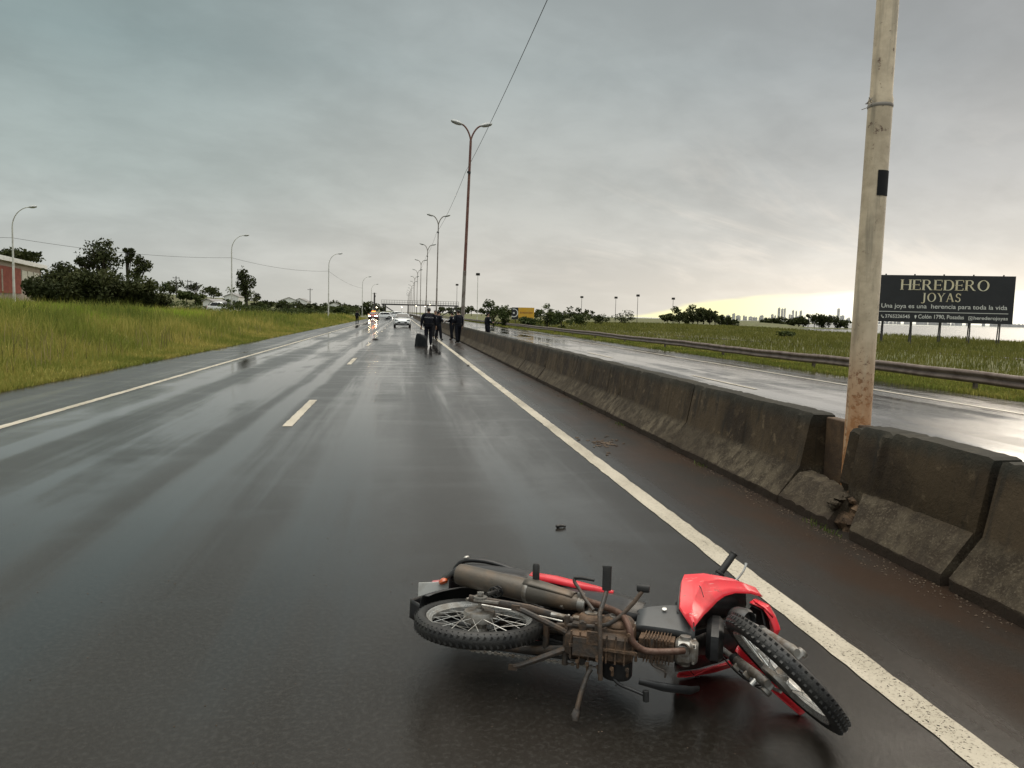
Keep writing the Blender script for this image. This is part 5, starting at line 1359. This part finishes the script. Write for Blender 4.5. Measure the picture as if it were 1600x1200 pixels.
# chain, sprockets, chain guard on the lower (left) side
b = MB(); cy0 = .098
def link_run(p, q_, n):
    for i in range(n):
        c_ = Vector(p).lerp(Vector(q_), (i+.5)/n); d_ = (Vector(q_)-Vector(p)).normalized(); b.box(c_, (.0115, .004 if i % 2 else .012, .010), Matrix.Rotation(-math.atan2(d_.z, d_.x), 3, 'Y'))
link_run((-.005, cy0, AXZ-.076), (.55, cy0, .225), 44); b.build('chain', M['alu'], BR, 20); b = MB(); link_run((-.005, cy0, AXZ+.076), (.55, cy0, .300), 44)
b.build('chain', M['alu'], BR, 20)
b = MB(); b.lathe([(.03, 0), (.076, 0), (.076, .006), (.03, .006)], (0, cy0-.003, AXZ), (0, 1, 0), 36, closed=True); b.build('sprocket', M['alu'], BR, 30)
b = MB(); b.loft([[(x_, cy0-.025, AXZ+.085+x_*.02), (x_, cy0+.025, AXZ+.085+x_*.02), (x_, cy0+.028, AXZ+.045+x_*.02), (x_, cy0+.026, AXZ+.045+x_*.02), (x_, cy0+.023, AXZ+.081+x_*.02), (x_, cy0-.025, AXZ+.081+x_*.02)] for x_ in (-.08, .1, .3, .42)]); b.build('chain_guard', M['bikeblack'], BR)
# frame
b = MB()
b.tube([(.985, 0, .80), (.90, 0, .68), (.76, 0, .52), (.60, 0, .46), (.44, 0, .44), (.36, 0, .46)], .026, 12)
for s_ in (-1, 1):
    b.tube([(.40, s_*.05, .45), (.16, s_*.10, .62), (-.12, s_*.095, .68), (-.28, s_*.07, .69)], .014, 8)
    b.tube([(.47, s_*.075, .44), (.45, s_*.075, .30), (.47, s_*.07, .19)], .018, 8); b.box((.455, s_*.072, .27), (.06, .010, .16))
b.tube([(.955, 0, .86), (1.035, 0, .70)], .032, 14)
b.build('frame', M['framepaint'], BR)
# engine: crankcase with covers, cylinder and head
def rbox(b, c_, s_, r_=.012, rot=None):
    hx, hy, hz = s_[0]/2, s_[1]/2, s_[2]/2; secs = []
    for x_, k_ in ((-hx, .8), (-hx+r_, 1), (hx-r_, 1), (hx, .8)):
        sec = []
        for q_ in range(16):
            a = 2*math.pi*(q_+.5)/16; ca, sa = math.cos(a), math.sin(a); p_ = 4.5
            rr = (abs(ca)**p_+abs(sa)**p_)**(-1/p_); p = Vector((x_, hy*k_*rr*ca, hz*k_*rr*sa))
            if rot is not None: p = rot @ p
            sec.append(p+Vector(c_))
        secs.append(sec)
    b.loft(secs)
eng = MB()
rbox(eng, (.535, .004, .265), (.27, .130, .20), .03)
rbox(eng, (.475, -.01, .335), (.16, .14, .10), .02)
rbox(eng, (.585, -.040, .270), (.17, .08, .15), .02)
for x_, z_, r_ in ((.60, .270, .058), (.49, .265, .045)):
    eng.lathe([(r_+.012, 0), (r_+.010, .015), (r_, .026), (r_*.6, .030), (0, .030)], (x_, -.075, z_), (0, -1, 0), 28)
for i in range(7): eng.box((.43+i*.036, 0, .162), (.006, .11, .010))
eng.box((.56, .0, .160), (.27, .010, .02)); eng.box((.52, -.04, .153), (.05, .05, .016)); eng.lathe([(0, 0), (.017, 0), (.017, .014), (0, .014)], (.55, .035, .155), (0, 0, -1), 6)
for x_, y_ in ((.46, .06), (.50, .065), (.545, .07), (.60, .07), (.66, .066), (.69, .0), (.66, -.07)):
    eng.lathe([(0, 0), (.008, 0), (.008, .010), (0, .010)], (x_, y_, .158), (0, 0, -1), 6); eng.tube([(x_, y_, .17), (x_, y_+.035, .175)], .006, 6)
en = eng.build('engine', M['engine'], BR, 35)
b = MB()
for x_, r_, z_ in ((.60, .036, .270), (.49, .028, .265)):
    b = MB(); b.lathe([(r_, 0), (r_, .004), (r_*.7, .006), (0, .006)], (x_, -.105, z_), (0, -1, 0), 24); b.build('clutch_cover_cap', M['alu'], en)
b = MB(); b.lathe([(.064, -.045), (.064, .02), (.056, .032), (0, .034)], (.605, .105, .262), (0, 1, 0), 28); b.build('magneto_cover', M['bikeblack'], en)
b = MB()
for i in range(9): b.box((.712+i*.0125, .006, .298), (.0040, .100, .110))
b.box((.76, .006, .298), (.14, .080, .085)); b.build('cylinder', M['engine'], en, 20)
b = MB(); rbox(b, (.868, .006, .300), (.068, .096, .105), .012); rbox(b, (.908, .006, .300), (.03, .082, .085), .008)
for q_ in ((-.030, .036), (.040, .036), (-.030, -.036), (.040, -.036)): b.lathe([(0, 0), (.007, 0), (.007, .010), (0, .010)], (.902, q_[0], .300+q_[1]), (1, 0, 0), 6)
b.lathe([(.022, 0), (.022, .012), (0, .014)], (.872, -.041, .30), (0, -1, 0), 18); b.lathe([(.022, 0), (.022, .012), (0, .014)], (.872, .052, .30), (0, 1, 0), 18)
b.build('cylinder_head', M['alu'], en, 30)
T('breather_pipe', [(.745, -.045, .225), (.745, .01, .222), (.75, .055, .222), (.80, .075, .225), (.802, .10, .228)], .0040, 'framepaint', smoothn=5, seg=8)
T('intake_hose', [(.86, 0, .36), (.80, 0, .42), (.70, 0, .43)], .02, 'rubber', smoothn=4)
b = MB(); b.lathe([(0, 0), (.03, 0), (.034, .03), (.03, .07), (0, .08)], (.68, -.0, .43), (-1, 0, 0), 16); b.box((.63, -.03, .40), (.07, .06, .07)); b.build('carburettor', M['alu'], BR, 30, bevel=.004)
# exhaust
T('exhaust_pipe', [(.870, -.012, .240), (.835, -.012, .215), (.76, -.008, .190), (.712, -.014, .178), (.672, -.045, .170), (.655, -.092, .185), (.62, -.122, .235), (.55, -.128, .295), (.46, -.130, .345), (.40, -.130, .36)], [.0135]*8+[.016, .020], 'rustpipe', smoothn=5, seg=14)
b = MB(); b.lathe([(.026, 0), (.026, .012), (.018, .014)], (.868, -.012, .243), (.3, 0, 1), 16); b.build('exhaust_flange', M['engine'], BR)
m0, m1 = Vector((.43, -.118, .345)), Vector((-.185, -.140, .515))
ax_ = (m1-m0).normalized(); Lm = (m1-m0).length
b = MB(); b.lathe([(.022, -.02), (.030, .0), (.040, .06), (.046, .16), (.048, .22), (.050, .25), (.050, Lm-.03), (.047, Lm-.005), (.040, Lm), (.030, Lm-.004), (.016, Lm-.010), (.016, Lm-.04), (0, Lm-.04)], m0, ax_, 36); mf = b.build('muffler', M['muffler'], BR, 35)
b = MB(); b.lathe([(.0505, .245), (.0530, .25), (.0530, .262), (.0505, .267)], m0, ax_, 36, closed=True); b.build('muffler_band', M['alu'], mf); b = MB()
b.lathe([(.026, -.03), (.033, -.028), (.033, .005), (.026, .008)], m0, ax_, 20, closed=True); b.box(m0+Vector((.0, -.035, -.0)), (.03, .02, .022)); b.tube([m0+Vector((.0, -.035, -.02)), m0+Vector((0, -.035, .02))], .006, 8); b.build('clamp', M['alu'], mf)
u_, v_ = frame_of(ax_)
b = MB(); secs = []
for i in range(9):
    t = .03+.24*i/8; r_ = .0485+.003; c_ = m0+ax_*t
    c0 = Vector((0, -1, .25)); c0 = (c0-ax_*c0.dot(ax_)).normalized(); c1 = ax_.cross(c0)
    rad = (.034+.016*min(1, t/.2))+.0045
    secs.append([c_+(c0*math.cos(R(a))+c1*math.sin(R(a)))*rad for a in range(-62, 63, 12)])
b.loft(secs, closed=False); b.build('heat_shield', M['muffler'], mf, 50, solid=.003)
# passenger footrest and its hanger on the muffler
b = MB(); b.tube([(.30, -.085, .42), (.25, -.12, .43), (.212, -.150, .420), (.211, -.165, .42)], .010, 8); b.tube([(.36, -.10, .33), (.27, -.11, .40)], .010, 8); b.build('footrest_hanger', M['alu'], BR)
b = MB(); b.tube([(.212, -.158, .42), (.212, -.168, .42), (.210, -.20, .42), (.209, -.24, .42), (.209, -.250, .42)], [.013, .0155, .016, .016, .011], 12); b.build('passenger_footpeg', M['rubber'], BR, 30)
# kick starter
T('kick_starter', [(.50, -.12, .26), (.457, -.150, .30), (.425, -.180, .33), (.398, -.208, .345), (.400, -.226, .352)], .0075, 'framepaint', smoothn=4)
T('kick_pedal', [(.396, -.224, .350), (.43, -.226, .352), (.482, -.222, .352)], [.009, .0085, .0065], 'rubber')
# rider footrest bar across the belly, right peg up, left peg against the road
b = MB(); b.tube([(.558, .118, .146), (.556, .08, .146), (.552, .0, .146), (.546, -.085, .150), (.538, -.135, .175), (.546, -.175, .215), (.552, -.212, .24)], .0098, 10); b.box((.50, .0, .152), (.12, .07, .010)); b.build('footrest_bar', M['framepaint'], BR)
def peg(p, q_):
    b = MB(); p = Vector(p); q_ = Vector(q_); d_ = (q_-p).normalized(); up_ = Vector((1, 0, 0))
    side = d_.cross(up_).normalized(); up_ = side.cross(d_).normalized(); secs = []
    for t, k_ in ((0, .9), (.05, 1.0), (.90, 1.0), (.95, 1.12), (1, 1.05)):
        c_ = p.lerp(q_, t); secs.append([c_+up_*(.0175*k_*x_)+side*(.0115*k_*y_) for x_, y_ in ((-1, -.6), (-.8, -1), (.8, -1), (1, -.6), (1, .6), (.8, 1), (-.8, 1), (-1, .6))])
    b.loft(secs)
    for i in range(9):
        c_ = p.lerp(q_, .12+i*.085); b.box(c_, (.034, .003, .025))
    return b.build('footpeg', M['rubber'], BR, 30)
peg((.552, -.212, .24), (.547, -.308, .262))
# brake pedal
b = MB(); b.tube([(.36, -.058, .205), (.45, -.068, .198), (.529, -.074, .195), (.575, -.090, .203), (.620, -.124, .222), (.665, -.178, .245), (.694, -.222, .262)], .0088, 10, flat=.75); b.tube([(.53, -.03, .19), (.53, -.09, .19)], .012, 10); bp_ = b.build('brake_pedal', M['framepaint'], BR)
b = MB(); rbox(b, (.697, -.232, .266), (.052, .030, .024), .006); b.build('pedal_pad', M['rubber'], bp_, bevel=.002)
T('brake_rod', [(.38, -.072, .215), (.2, -.082, .235), (.02, -.088, .245)], .0035, 'chrome', seg=6)
b = MB()
for x_ in (.455, .36): b.tube([(x_+.035, -.082, .245), (x_-.035, -.085, .245)], .0105, 10); b.lathe([(0, 0), (.013, 0), (.013, .008), (0, .008)], (x_+.036, -.082, .245), (1, 0, 0), 6)
b.build('adjuster', M['alu'], BR)
# centre stand (folded back), side stand hanging out, gear lever
b = MB(); b.tube([(.40, -.10, .205), (.40, .10, .205)], .011, 8)
for s_ in (-1, 1): b.tube([(.40, s_*.035, .20), (.31, s_*.075, .175), (.225, s_*.112, .155), (.200, s_*.118, .150)], [.013, .013, .012, .010], 8); b.box((.197, s_*.121, .148), (.035, .022, .010))
b.build('centre_stand', M['framepaint'], BR)
ss_ = T('side_stand', [(.515, .085, .160), (.505, .105, .150), (.487, .175, .115), (.479, .228, .092)], [.011, .0095, .0095, .0095], 'framepaint'); b = MB(); b.tube([(.479, .226, .093), (.475, .246, .082), (.477, .266, .076)], [.012, .016, .010], 8, flat=.5); b.build('stand_foot', M['framepaint'], ss_)
T('gear_lever', [(.60, .125, .205), (.63, .145, .20), (.68, .158, .20), (.725, .170, .20)], .0065, 'bikeblack', smoothn=3); b = MB(); b.tube([(.732, .152, .20), (.735, .195, .20)], .0125, 10); b.build('gear_pedal_rubber', M['rubber'], BR, bevel=.002)
# seat, side covers, tail
b = MB(); secs = []
for x_, z_, w_, hh_ in ((-.30, .755, .055, .015), (-.24, .770, .095, .035), (-.05, .775, .125, .05), (.10, .765, .135, .05), (.22, .735, .130, .05), (.36, .725, .110, .05), (.48, .735, .080, .045), (.56, .735, .045, .02)):
    secs.append([(x_, w_*math.copysign(abs(math.cos(a))**.55, math.cos(a)), z_+hh_*math.copysign(abs(math.sin(a))**.7, math.sin(a))) for a in [2*math.pi*i/18 for i in range(18)]])
b.loft(secs); b.build('seat', M['seatfab'], BR, 60)
for s_ in (-1, 1):
    b = MB(); secs = []
    for x_, z0_, z1_, y0_, y1_ in ((-.34, .66, .73, .05, .07), (-.24, .60, .74, .140, .135), (-.10, .60, .745, .152, .142), (.05, .585, .735, .150, .142), (.16, .57, .72, .142, .137)):
        secs.append([(x_, s_*(y0_-.03), z0_-.015), (x_, s_*(y0_-.006), z0_-.006), (x_, s_*y0_, z0_+.01), (x_, s_*(y0_+y1_)/2*1.03, (z0_+z1_)/2), (x_, s_*y1_, z1_)])
    b.loft(secs, closed=False); b.build('tail_cover', M['bikeblack'], BR, 50, solid=.004)
    b = MB(); secs = []
    for x_, z0_, z1_, y0_, y1_ in ((.13, .615, .72, .143, .138), (.25, .585, .70, .145, .138), (.36, .565, .675, .140, .130), (.45, .575, .650, .132, .118), (.53, .605, .632, .115, .105)):
        secs.append([(x_, s_*(y0_-.012), z0_-.008), (x_, s_*(y0_+.004), z0_+.004), (x_, s_*((y0_+y1_)/2+.010), (z0_+z1_)/2), (x_, s_*y1_, z1_)])
    b.loft(secs, closed=False); b.build('side_cover', M['red'], BR, 50, solid=.004)
    b = MB(); secs = []
    for x_, z0_, z1_, y0_ in ((.22, .45, .60, .095), (.34, .40, .60, .105), (.46, .385, .62, .104), (.58, .39, .60, .098), (.68, .40, .56, .085)):
        secs.append([(x_, s_*(y0_*.65), z0_-.008), (x_, s_*y0_, z0_+.008), (x_, s_*(y0_+.022), (z0_+z1_)/2+.02), (x_, s_*(y0_+.006), z1_+.03)])
    b.loft(secs, closed=False); b.build('lower_side_cover', M['bikeblack'], BR, 50, solid=.004)
    # grey centre cowl between engine and leg shield
    b = MB(); secs = []
    for x_, z0_, z1_, y0_, y1_ in ((.665, .365, .455, .062, .098), (.705, .362, .480, .066, .108), (.77, .362, .505, .066, .116), (.83, .365, .520, .064, .120), (.875, .370, .50, .058, .112), (.905, .372, .46, .048, .092)):
        secs.append([(x_, s_*(y0_-.03), z0_-.020), (x_, s_*(y0_-.006), z0_-.016), (x_, s_*(y0_+.022), z0_+.040), (x_, s_*y1_, z1_-.02), (x_, s_*(y1_-.008), z1_), (x_, s_*.03, z1_+.02)])
    b.loft(secs, closed=False); cw = b.build('grey_cowl', M['bikegrey'], BR, 30, solid=.004)
    b = MB(); b.lathe([(0, 0), (.010, 0), (.010, .004), (0, .006)], (.773, s_*.112, .442), (0, s_, -.55), 14); b.build('bolt', M['chrome'], cw)
# grab rail, rear mudguard, plate, indicators
T('grab_rail', [(.02, -.128, .76), (-.14, -.150, .785), (-.28, -.125, .80), (-.33, 0, .805), (-.28, .125, .80), (-.14, .150, .785), (.02, .128, .76)], .012, 'bikeblack', smoothn=4)
b = MB(); b.lathe([(0, 0), (.014, 0), (.016, .008), (.010, .014), (0, .014)], (-.245, -.150, .800), (-.3, -1, 0), 12); b.build('chrome_cap', M['chrome'], BR)
b = MB(); secs = []
for i in range(15):
    a = R(28+i*9.2); rr = .318+.02*(i > 11)*(i-11)/3; w_ = (.060+.018*math.sin(math.pi*i/14) if i < 8 else .074-.0075*(i-7)*(i < 12)-.032*(i >= 12))
    c_ = Vector((-rr*math.cos(a)*1.0, 0, AXZ+rr*math.sin(a)))if False else Vector((rr*math.cos(math.pi-R(16)-i*R(9.2)), 0, AXZ+rr*math.sin(math.pi-R(16)-i*R(9.2))))
    rd = (c_-Vector((0, 0, AXZ))).normalized()
    secs.append([c_-rd*.035+Vector((0, -w_, 0)), c_-rd*.004+Vector((0, -w_*.95, 0)), c_+rd*.008+Vector((0, -w_*.6, 0)), c_+rd*.010, c_+rd*.008+Vector((0, w_*.6, 0)), c_-rd*.004+Vector((0, w_*.95, 0)), c_-rd*.035+Vector((0, w_, 0))])
b.loft(secs, closed=False)
mg = b.build('rear_mudguard', M['bikeblack'], BR, 50, solid=.004)
b = MB(); b.loft([[(-.315, y_, .37), (-.385, y_*.95, .43), (-.345, y_, .55), (-.27, y_, .66), (-.22, y_, .70)] for y_ in (-.020, .0, .02, .045, .070)], closed=False); b.build('mudflap', M['bikeblack'], BR, 40, solid=.004)
pl = empty('number_plate', (0, 0, 0)); pl.parent = BR
pc = Vector((-.330, -.012, .575)); pd = Vector((.80, 0, .60)).normalized(); pn = Vector((-.60, 0, .80)).normalized()*-1; pn = Vector((pd.z, 0, -pd.x))*1.0; pn = pn if pn.z < 0 else -pn
b = MB(); b.prism([pc+pd*(-.075)+Vector((0, -.060, 0)), pc+pd*(-.075)+Vector((0, .060, 0)), pc+pd*.075+Vector((0, .060, 0)), pc+pd*.075+Vector((0, -.060, 0))], pn*0, pn*.003); b.build('plate_sheet', M['platewhite'], pl, bevel=.001)
b = MB()
for q_ in (.022, -.006):
    for i in range(9):
        a0_ = R(50+i*29); a1_ = R(50+(i+1)*29)
        f = lambda a, r_: pc+pn*.0035+pd*(-.045+r_*.75*math.cos(a)+(.022-q_))+Vector((0, 1, 0))*(.030-r_*math.sin(a))
        b.prism([f(a0_, .010), f(a0_, .0145), f(a1_, .0145), f(a1_, .010)], pn*0, pn*.001)
b.build('lettering', M['black'], pl)
b = MB(); b.lathe([(0, 0), (.014, .0), (.023, .008), (.021, .020), (.012, .028), (0, .030)], (-.285, -.062, .598), (-.6, -.9, .3), 14); b.build('rear_indicator', M['orange'], BR)
b = MB(); b.lathe([(0, 0), (.014, .0), (.023, .008), (.021, .020), (.012, .028), (0, .030)], (-.285, .062, .598), (-.6, .9, .3), 14); b.build('rear_indicator', M['orange'], BR)
b = MB(); b.loft([[(-.33+.0*t, -.05+.1*t, .64), (-.375, -.045+.09*t, .66), (-.385, -.045+.09*t, .70), (-.34, -.05+.1*t, .73)] for t in (0, .33, .66, 1)]); b.build('tail_lamp', M['redlens'], BR)
# leg shield (red) with the nose, and its black inner
half = [
        (0.325, [(0.898, 0.088), (0.898, 0.099), (0.902, 0.086)]),
        (0.380, [(0.863, 0.116), (0.890, 0.121), (0.922, 0.102)]),
        (0.440, [(0.838, 0.130), (0.886, 0.131), (0.937, 0.110)]),
        (0.500, [(0.835, 0.167), (0.892, 0.151), (0.954, 0.115)]),
        (0.570, [(0.834, 0.209), (0.909, 0.184), (0.988, 0.141)]),
        (0.630, [(0.841, 0.226), (0.927, 0.197), (1.017, 0.152)]),
        (0.700, [(0.922, 0.226), (0.991, 0.199), (1.063, 0.155)]),
        (0.770, [(1.020, 0.205), (1.074, 0.183), (1.131, 0.144)]),
        (0.830, [(1.122, 0.162), (1.151, 0.152), (1.184, 0.122)]),
        ]
for s_ in (-1, 1):
    b = MB(); secs = []
    for z_, pts in (half if s_ < 0 else half[4:]):
        (x0_, y0_), (x1_, y1_), (x2_, y2_) = pts
        secs.append([(x0_+.006, s_*(y0_-.020), z_+.004), (x0_-.003, s_*(y0_-.006), z_), (x0_, s_*y0_, z_), ((x0_+x1_)/2, s_*((y0_+y1_)/2+.007), z_), (x1_, s_*(y1_+.008), z_), (x1_+.006, s_*(y1_+.001), z_), ((x1_+x2_)/2+.004, s_*((y1_+y2_)/2-.002), z_), (x2_, s_*y2_, z_)])
    b.loft(secs, closed=False); o = b.build('leg_shield', M['red'], BR, 26, solid=.004); o['label'] = 'upper red leg shield' if s_ < 0 else 'lower red leg shield touching the road'
    b = MB(); secs = []
    for z_, pts in half[2:]:
        (x0_, y0_), (x1_, y1_), (x2_, y2_) = pts; secs.append([(x0_-.012, s_*(y0_-.022), z_), (x1_-.04, s_*(y1_-.05), z_), (x2_-.07, s_*(y2_-.04), z_), (x2_-.08, s_*.02, z_)])
    b.loft(secs, closed=False); b.build('inner_shield', M['bikeblack'], BR, 50, solid=.004)
    b = MB(); b.tube([(.885, s_*.20, .640), (.915, s_*.195, .56), (.93, s_*.170, .50)], .0028, 6, flat=.5); b.build('shield_crease', M['bikeblack'], BR)
# nose over the front wheel
b = MB(); secs = []
for z_, xc, ye, xe in ((.735, 1.235, .112, 1.145), (.77, 1.262, .120, 1.165), (.82, 1.262, .112, 1.175), (.87, 1.240, .09, 1.175), (.90, 1.21, .06, 1.16)):
    secs.append([(xe-.02, -ye, z_-.0), (xe+(xc-xe)*.45, -ye*.80, z_), (xc-.02, -ye*.42, z_), (xc, 0, z_), (xc-.02, ye*.42, z_), (xe+(xc-xe)*.45, ye*.80, z_), (xe-.02, ye, z_)])
b.loft(secs, closed=False); b.build('nose_cowl', M['red'], BR, 30, solid=.004)
for s_ in (-1, 1):
    b = MB(); b.loft([[(1.14, s_*.128, .73), (1.15, s_*.112, .735)], [(1.190, s_*.104, .716), (1.190, s_*.094, .720)], [(1.228, s_*.075, .695), (1.225, s_*.065, .700)]], closed=False); b.build('nose_trim', M['red'], BR, 40, solid=.006)
b = MB(); b.loft([[(xe-.02, -ye*.9, z_-.0), (xe+(xc-xe)*.4, -ye*.72, z_), (xc-.03, 0, z_), (xe+(xc-xe)*.4, ye*.72, z_), (xe-.02, ye*.9, z_)] for z_, xc, ye, xe in ((.742, 1.225, .112, 1.145), (.78, 1.25, .114, 1.165), (.83, 1.24, .104, 1.17), (.84, 1.19, .05, 1.14))], closed=False); b.build('nose_liner', M['bikeblack'], BR, 40, solid=.003)
b = MB(); b.lathe([(0, .0), (.045, 0), (.052, .02), (.050, .07), (.040, .085), (.034, .06), (0, .055)], (1.06, -.070, .60), (.75, -.10, -.65), 24); b.build('horn', M['bikeblack'], BR)
b = MB(); rbox(b, (.985, 0, .50), (.07, .15, .30), .02); b.build('battery_box', M['bikeblack'], BR)
# floorboard-like black lower cover linking engine guard to the lower shield
T('lower_guard', [(.70, .135, .24), (.80, .150, .26), (.90, .165, .31), (.93, .17, .36)], [.012, .018, .018, .012], 'bikeblack', flat=.6)
# fork, mudguard, handlebar: everything turned with the steering
def F(nm, pts, r, mat, parent=BR, **kw): return T(nm, pts, r, mat, parent, fn=steer, **kw)
for s_ in (-1, 1):
    ax0 = Vector((WB_, s_*.082, AXZ)); off = SAX*.50; base_ = ax0+Vector((-.034, 0, -.012)); 
    f_ = F('fork_leg', [base_-SAX*.035, base_, base_+SAX*.05, base_+SAX*.22], [.015, .021, .0195, .0195], 'alu', seg=16)
    F('stanchion', [base_+SAX*.22, base_+SAX*.50], .0135, 'chrome', f_, seg=12)
    F('gaiter', [base_+SAX*.215, base_+SAX*.225, base_+SAX*.24, base_+SAX*.25], [.020, .023, .023, .018], 'rubber', f_, seg=14)
    b = MB(steer); b.lathe([(0, 0), (.022, 0), (.022, .02), (.012, .022), (.012, .008), (0, .006)], (WB_, s_*.082+s_*.010, AXZ), (0, s_, 0), 20); b.box((WB_-.018, s_*.082, AXZ-.005), (.05, .03, .05)); b.build('axle_clamp', M['alu'], f_, 30, bevel=.002)
b = MB(steer); tb_ = Vector((WB_-.034, 0, AXZ-.012))+SAX*.47
b.tube([tb_+Vector((0, -.095, 0)), tb_+Vector((0, .095, 0))], .020, 12, flat=.8); b.tube([tb_-SAX*.02, tb_+SAX*.14], .018, 12); b.build('triple_clamp', M['framepaint'], BR)
b = MB(steer); secs = []
for i in range(15):
    a = R(52+i*4.9); w_ = .050+.006*math.sin(math.pi*i/14); rr = .302
    c_ = Vector((WB_+rr*math.cos(a), 0, AXZ+rr*math.sin(a))); rd = Vector((math.cos(a), 0, math.sin(a)))
    secs.append([c_-rd*.030+Vector((0, -w_*1.02, 0)), c_+Vector((0, -w_, 0)), c_+rd*.010+Vector((0, -w_*.6, 0)), c_+rd*.013, c_+rd*.010+Vector((0, w_*.6, 0)), c_+Vector((0, w_, 0)), c_-rd*.030+Vector((0, w_*1.02, 0))])
b.loft(secs, closed=False); b.build('front_mudguard', M['red'], BR, 50, solid=.0035)
# speedometer cable and brake lines, plastic-clipped reflectors on the lower fork
F('cable', [(WB_-.02, .055, AXZ+.03), (WB_-.02, .10, AXZ+.12), (WB_-.10, .11, AXZ+.26), (WB_-.20, .085, AXZ+.40), (WB_-.24, .05, AXZ+.50)], .004, 'rubber', smoothn=5, seg=6)
F('cable', [(WB_-.01, .045, AXZ+.05), (WB_+.01, .092, AXZ+.14), (WB_-.06, .098, AXZ+.27), (WB_-.17, .07, AXZ+.42)], .0045, 'rubber', smoothn=5, seg=6)
b = MB(steer)
for t in (.10, .185): c_ = Vector((WB_-.034, .105, AXZ-.012))+SAX*t; b.box(c_, (.030, .022, .022))
b.build('cable_clip', M['alu'], BR, bevel=.003)
b = MB(steer); c_ = Vector((WB_-.05, .098, AXZ+.015)); b.tube([c_, c_+Vector((.0, .028, .0))], .010, 10); b.build('speedometer_drive', M['chrome'], BR)
F('brake_arm', [(WB_+.045, .060, AXZ+.035), (WB_+.01, .070, AXZ+.09), (WB_-.015, .075, AXZ+.13)], .007, 'chrome')
# handlebar
hb = F('handlebar', [(.85, -.23, .965), (.885, -.15, .955), (.90, -.06, .925), (.905, 0, .915), (.90, .06, .925), (.885, .15, .955), (.85, .23, .965)], .0115, 'bikeblack', smoothn=4)
for s_ in (-1, 1):
    b = MB(steer); p0_, p1_ = Vector((.853, s_*.205, .965)), Vector((.835, s_*.335, .972)); secs_n = 16
    b.tube([p0_, p0_.lerp(p1_, .06), p0_.lerp(p1_, .09)]+[p0_.lerp(p1_, .1+.8*i/16) for i in range(17)]+[p0_.lerp(p1_, .93), p0_.lerp(p1_, .97), p1_], [.024, .025, .0185]+[.0178 if i % 2 else .0165 for i in range(17)]+[.0165, .020, .018], 14); b.build('grip', M['rubber'], hb, 40)
    b = MB(steer); q0, q1 = Vector((.862, s_*.155, .962)), Vector((.854, s_*.205, .965)); b.tube([q0, q0.lerp(q1, .1), q0.lerp(q1, .9), q1], [.016, .023, .023, .018], 12); b.build('switch_housing', M['bikeblack'], hb, 40)
F('brake_lever', [(.885, -.165, .958), (.910, -.185, .955), (.925, -.225, .950), (.925, -.275, .945), (.915, -.315, .945), (.905, -.335, .948)], [.008, .008, .006, .005, .005, .008], 'chrome', hb, smoothn=3, flat=.6)
b = MB(steer); secs = []
for x_, w_, z0_, z1_ in ((.80, .05, .93, .97), (.84, .10, .90, .99), (.90, .13, .88, 1.005), (.96, .12, .86, .99), (1.00, .075, .87, .96)):
    secs.append([(x_, w_*math.cos(a), (z0_+z1_)/2+(z1_-z0_)/2*math.sin(a)) for a in [2*math.pi*i/16 for i in range(16)]])
b.loft(secs); b.build('handlebar_cowl', M['bikeblack'], BR, 50)
b = MB(steer); b.lathe([(.062, 0), (.060, .012), (.045, .026), (0, .034)], (.985, 0, .925), (.95, 0, -.25), 24); b.build('headlight', M['hl'], BR)
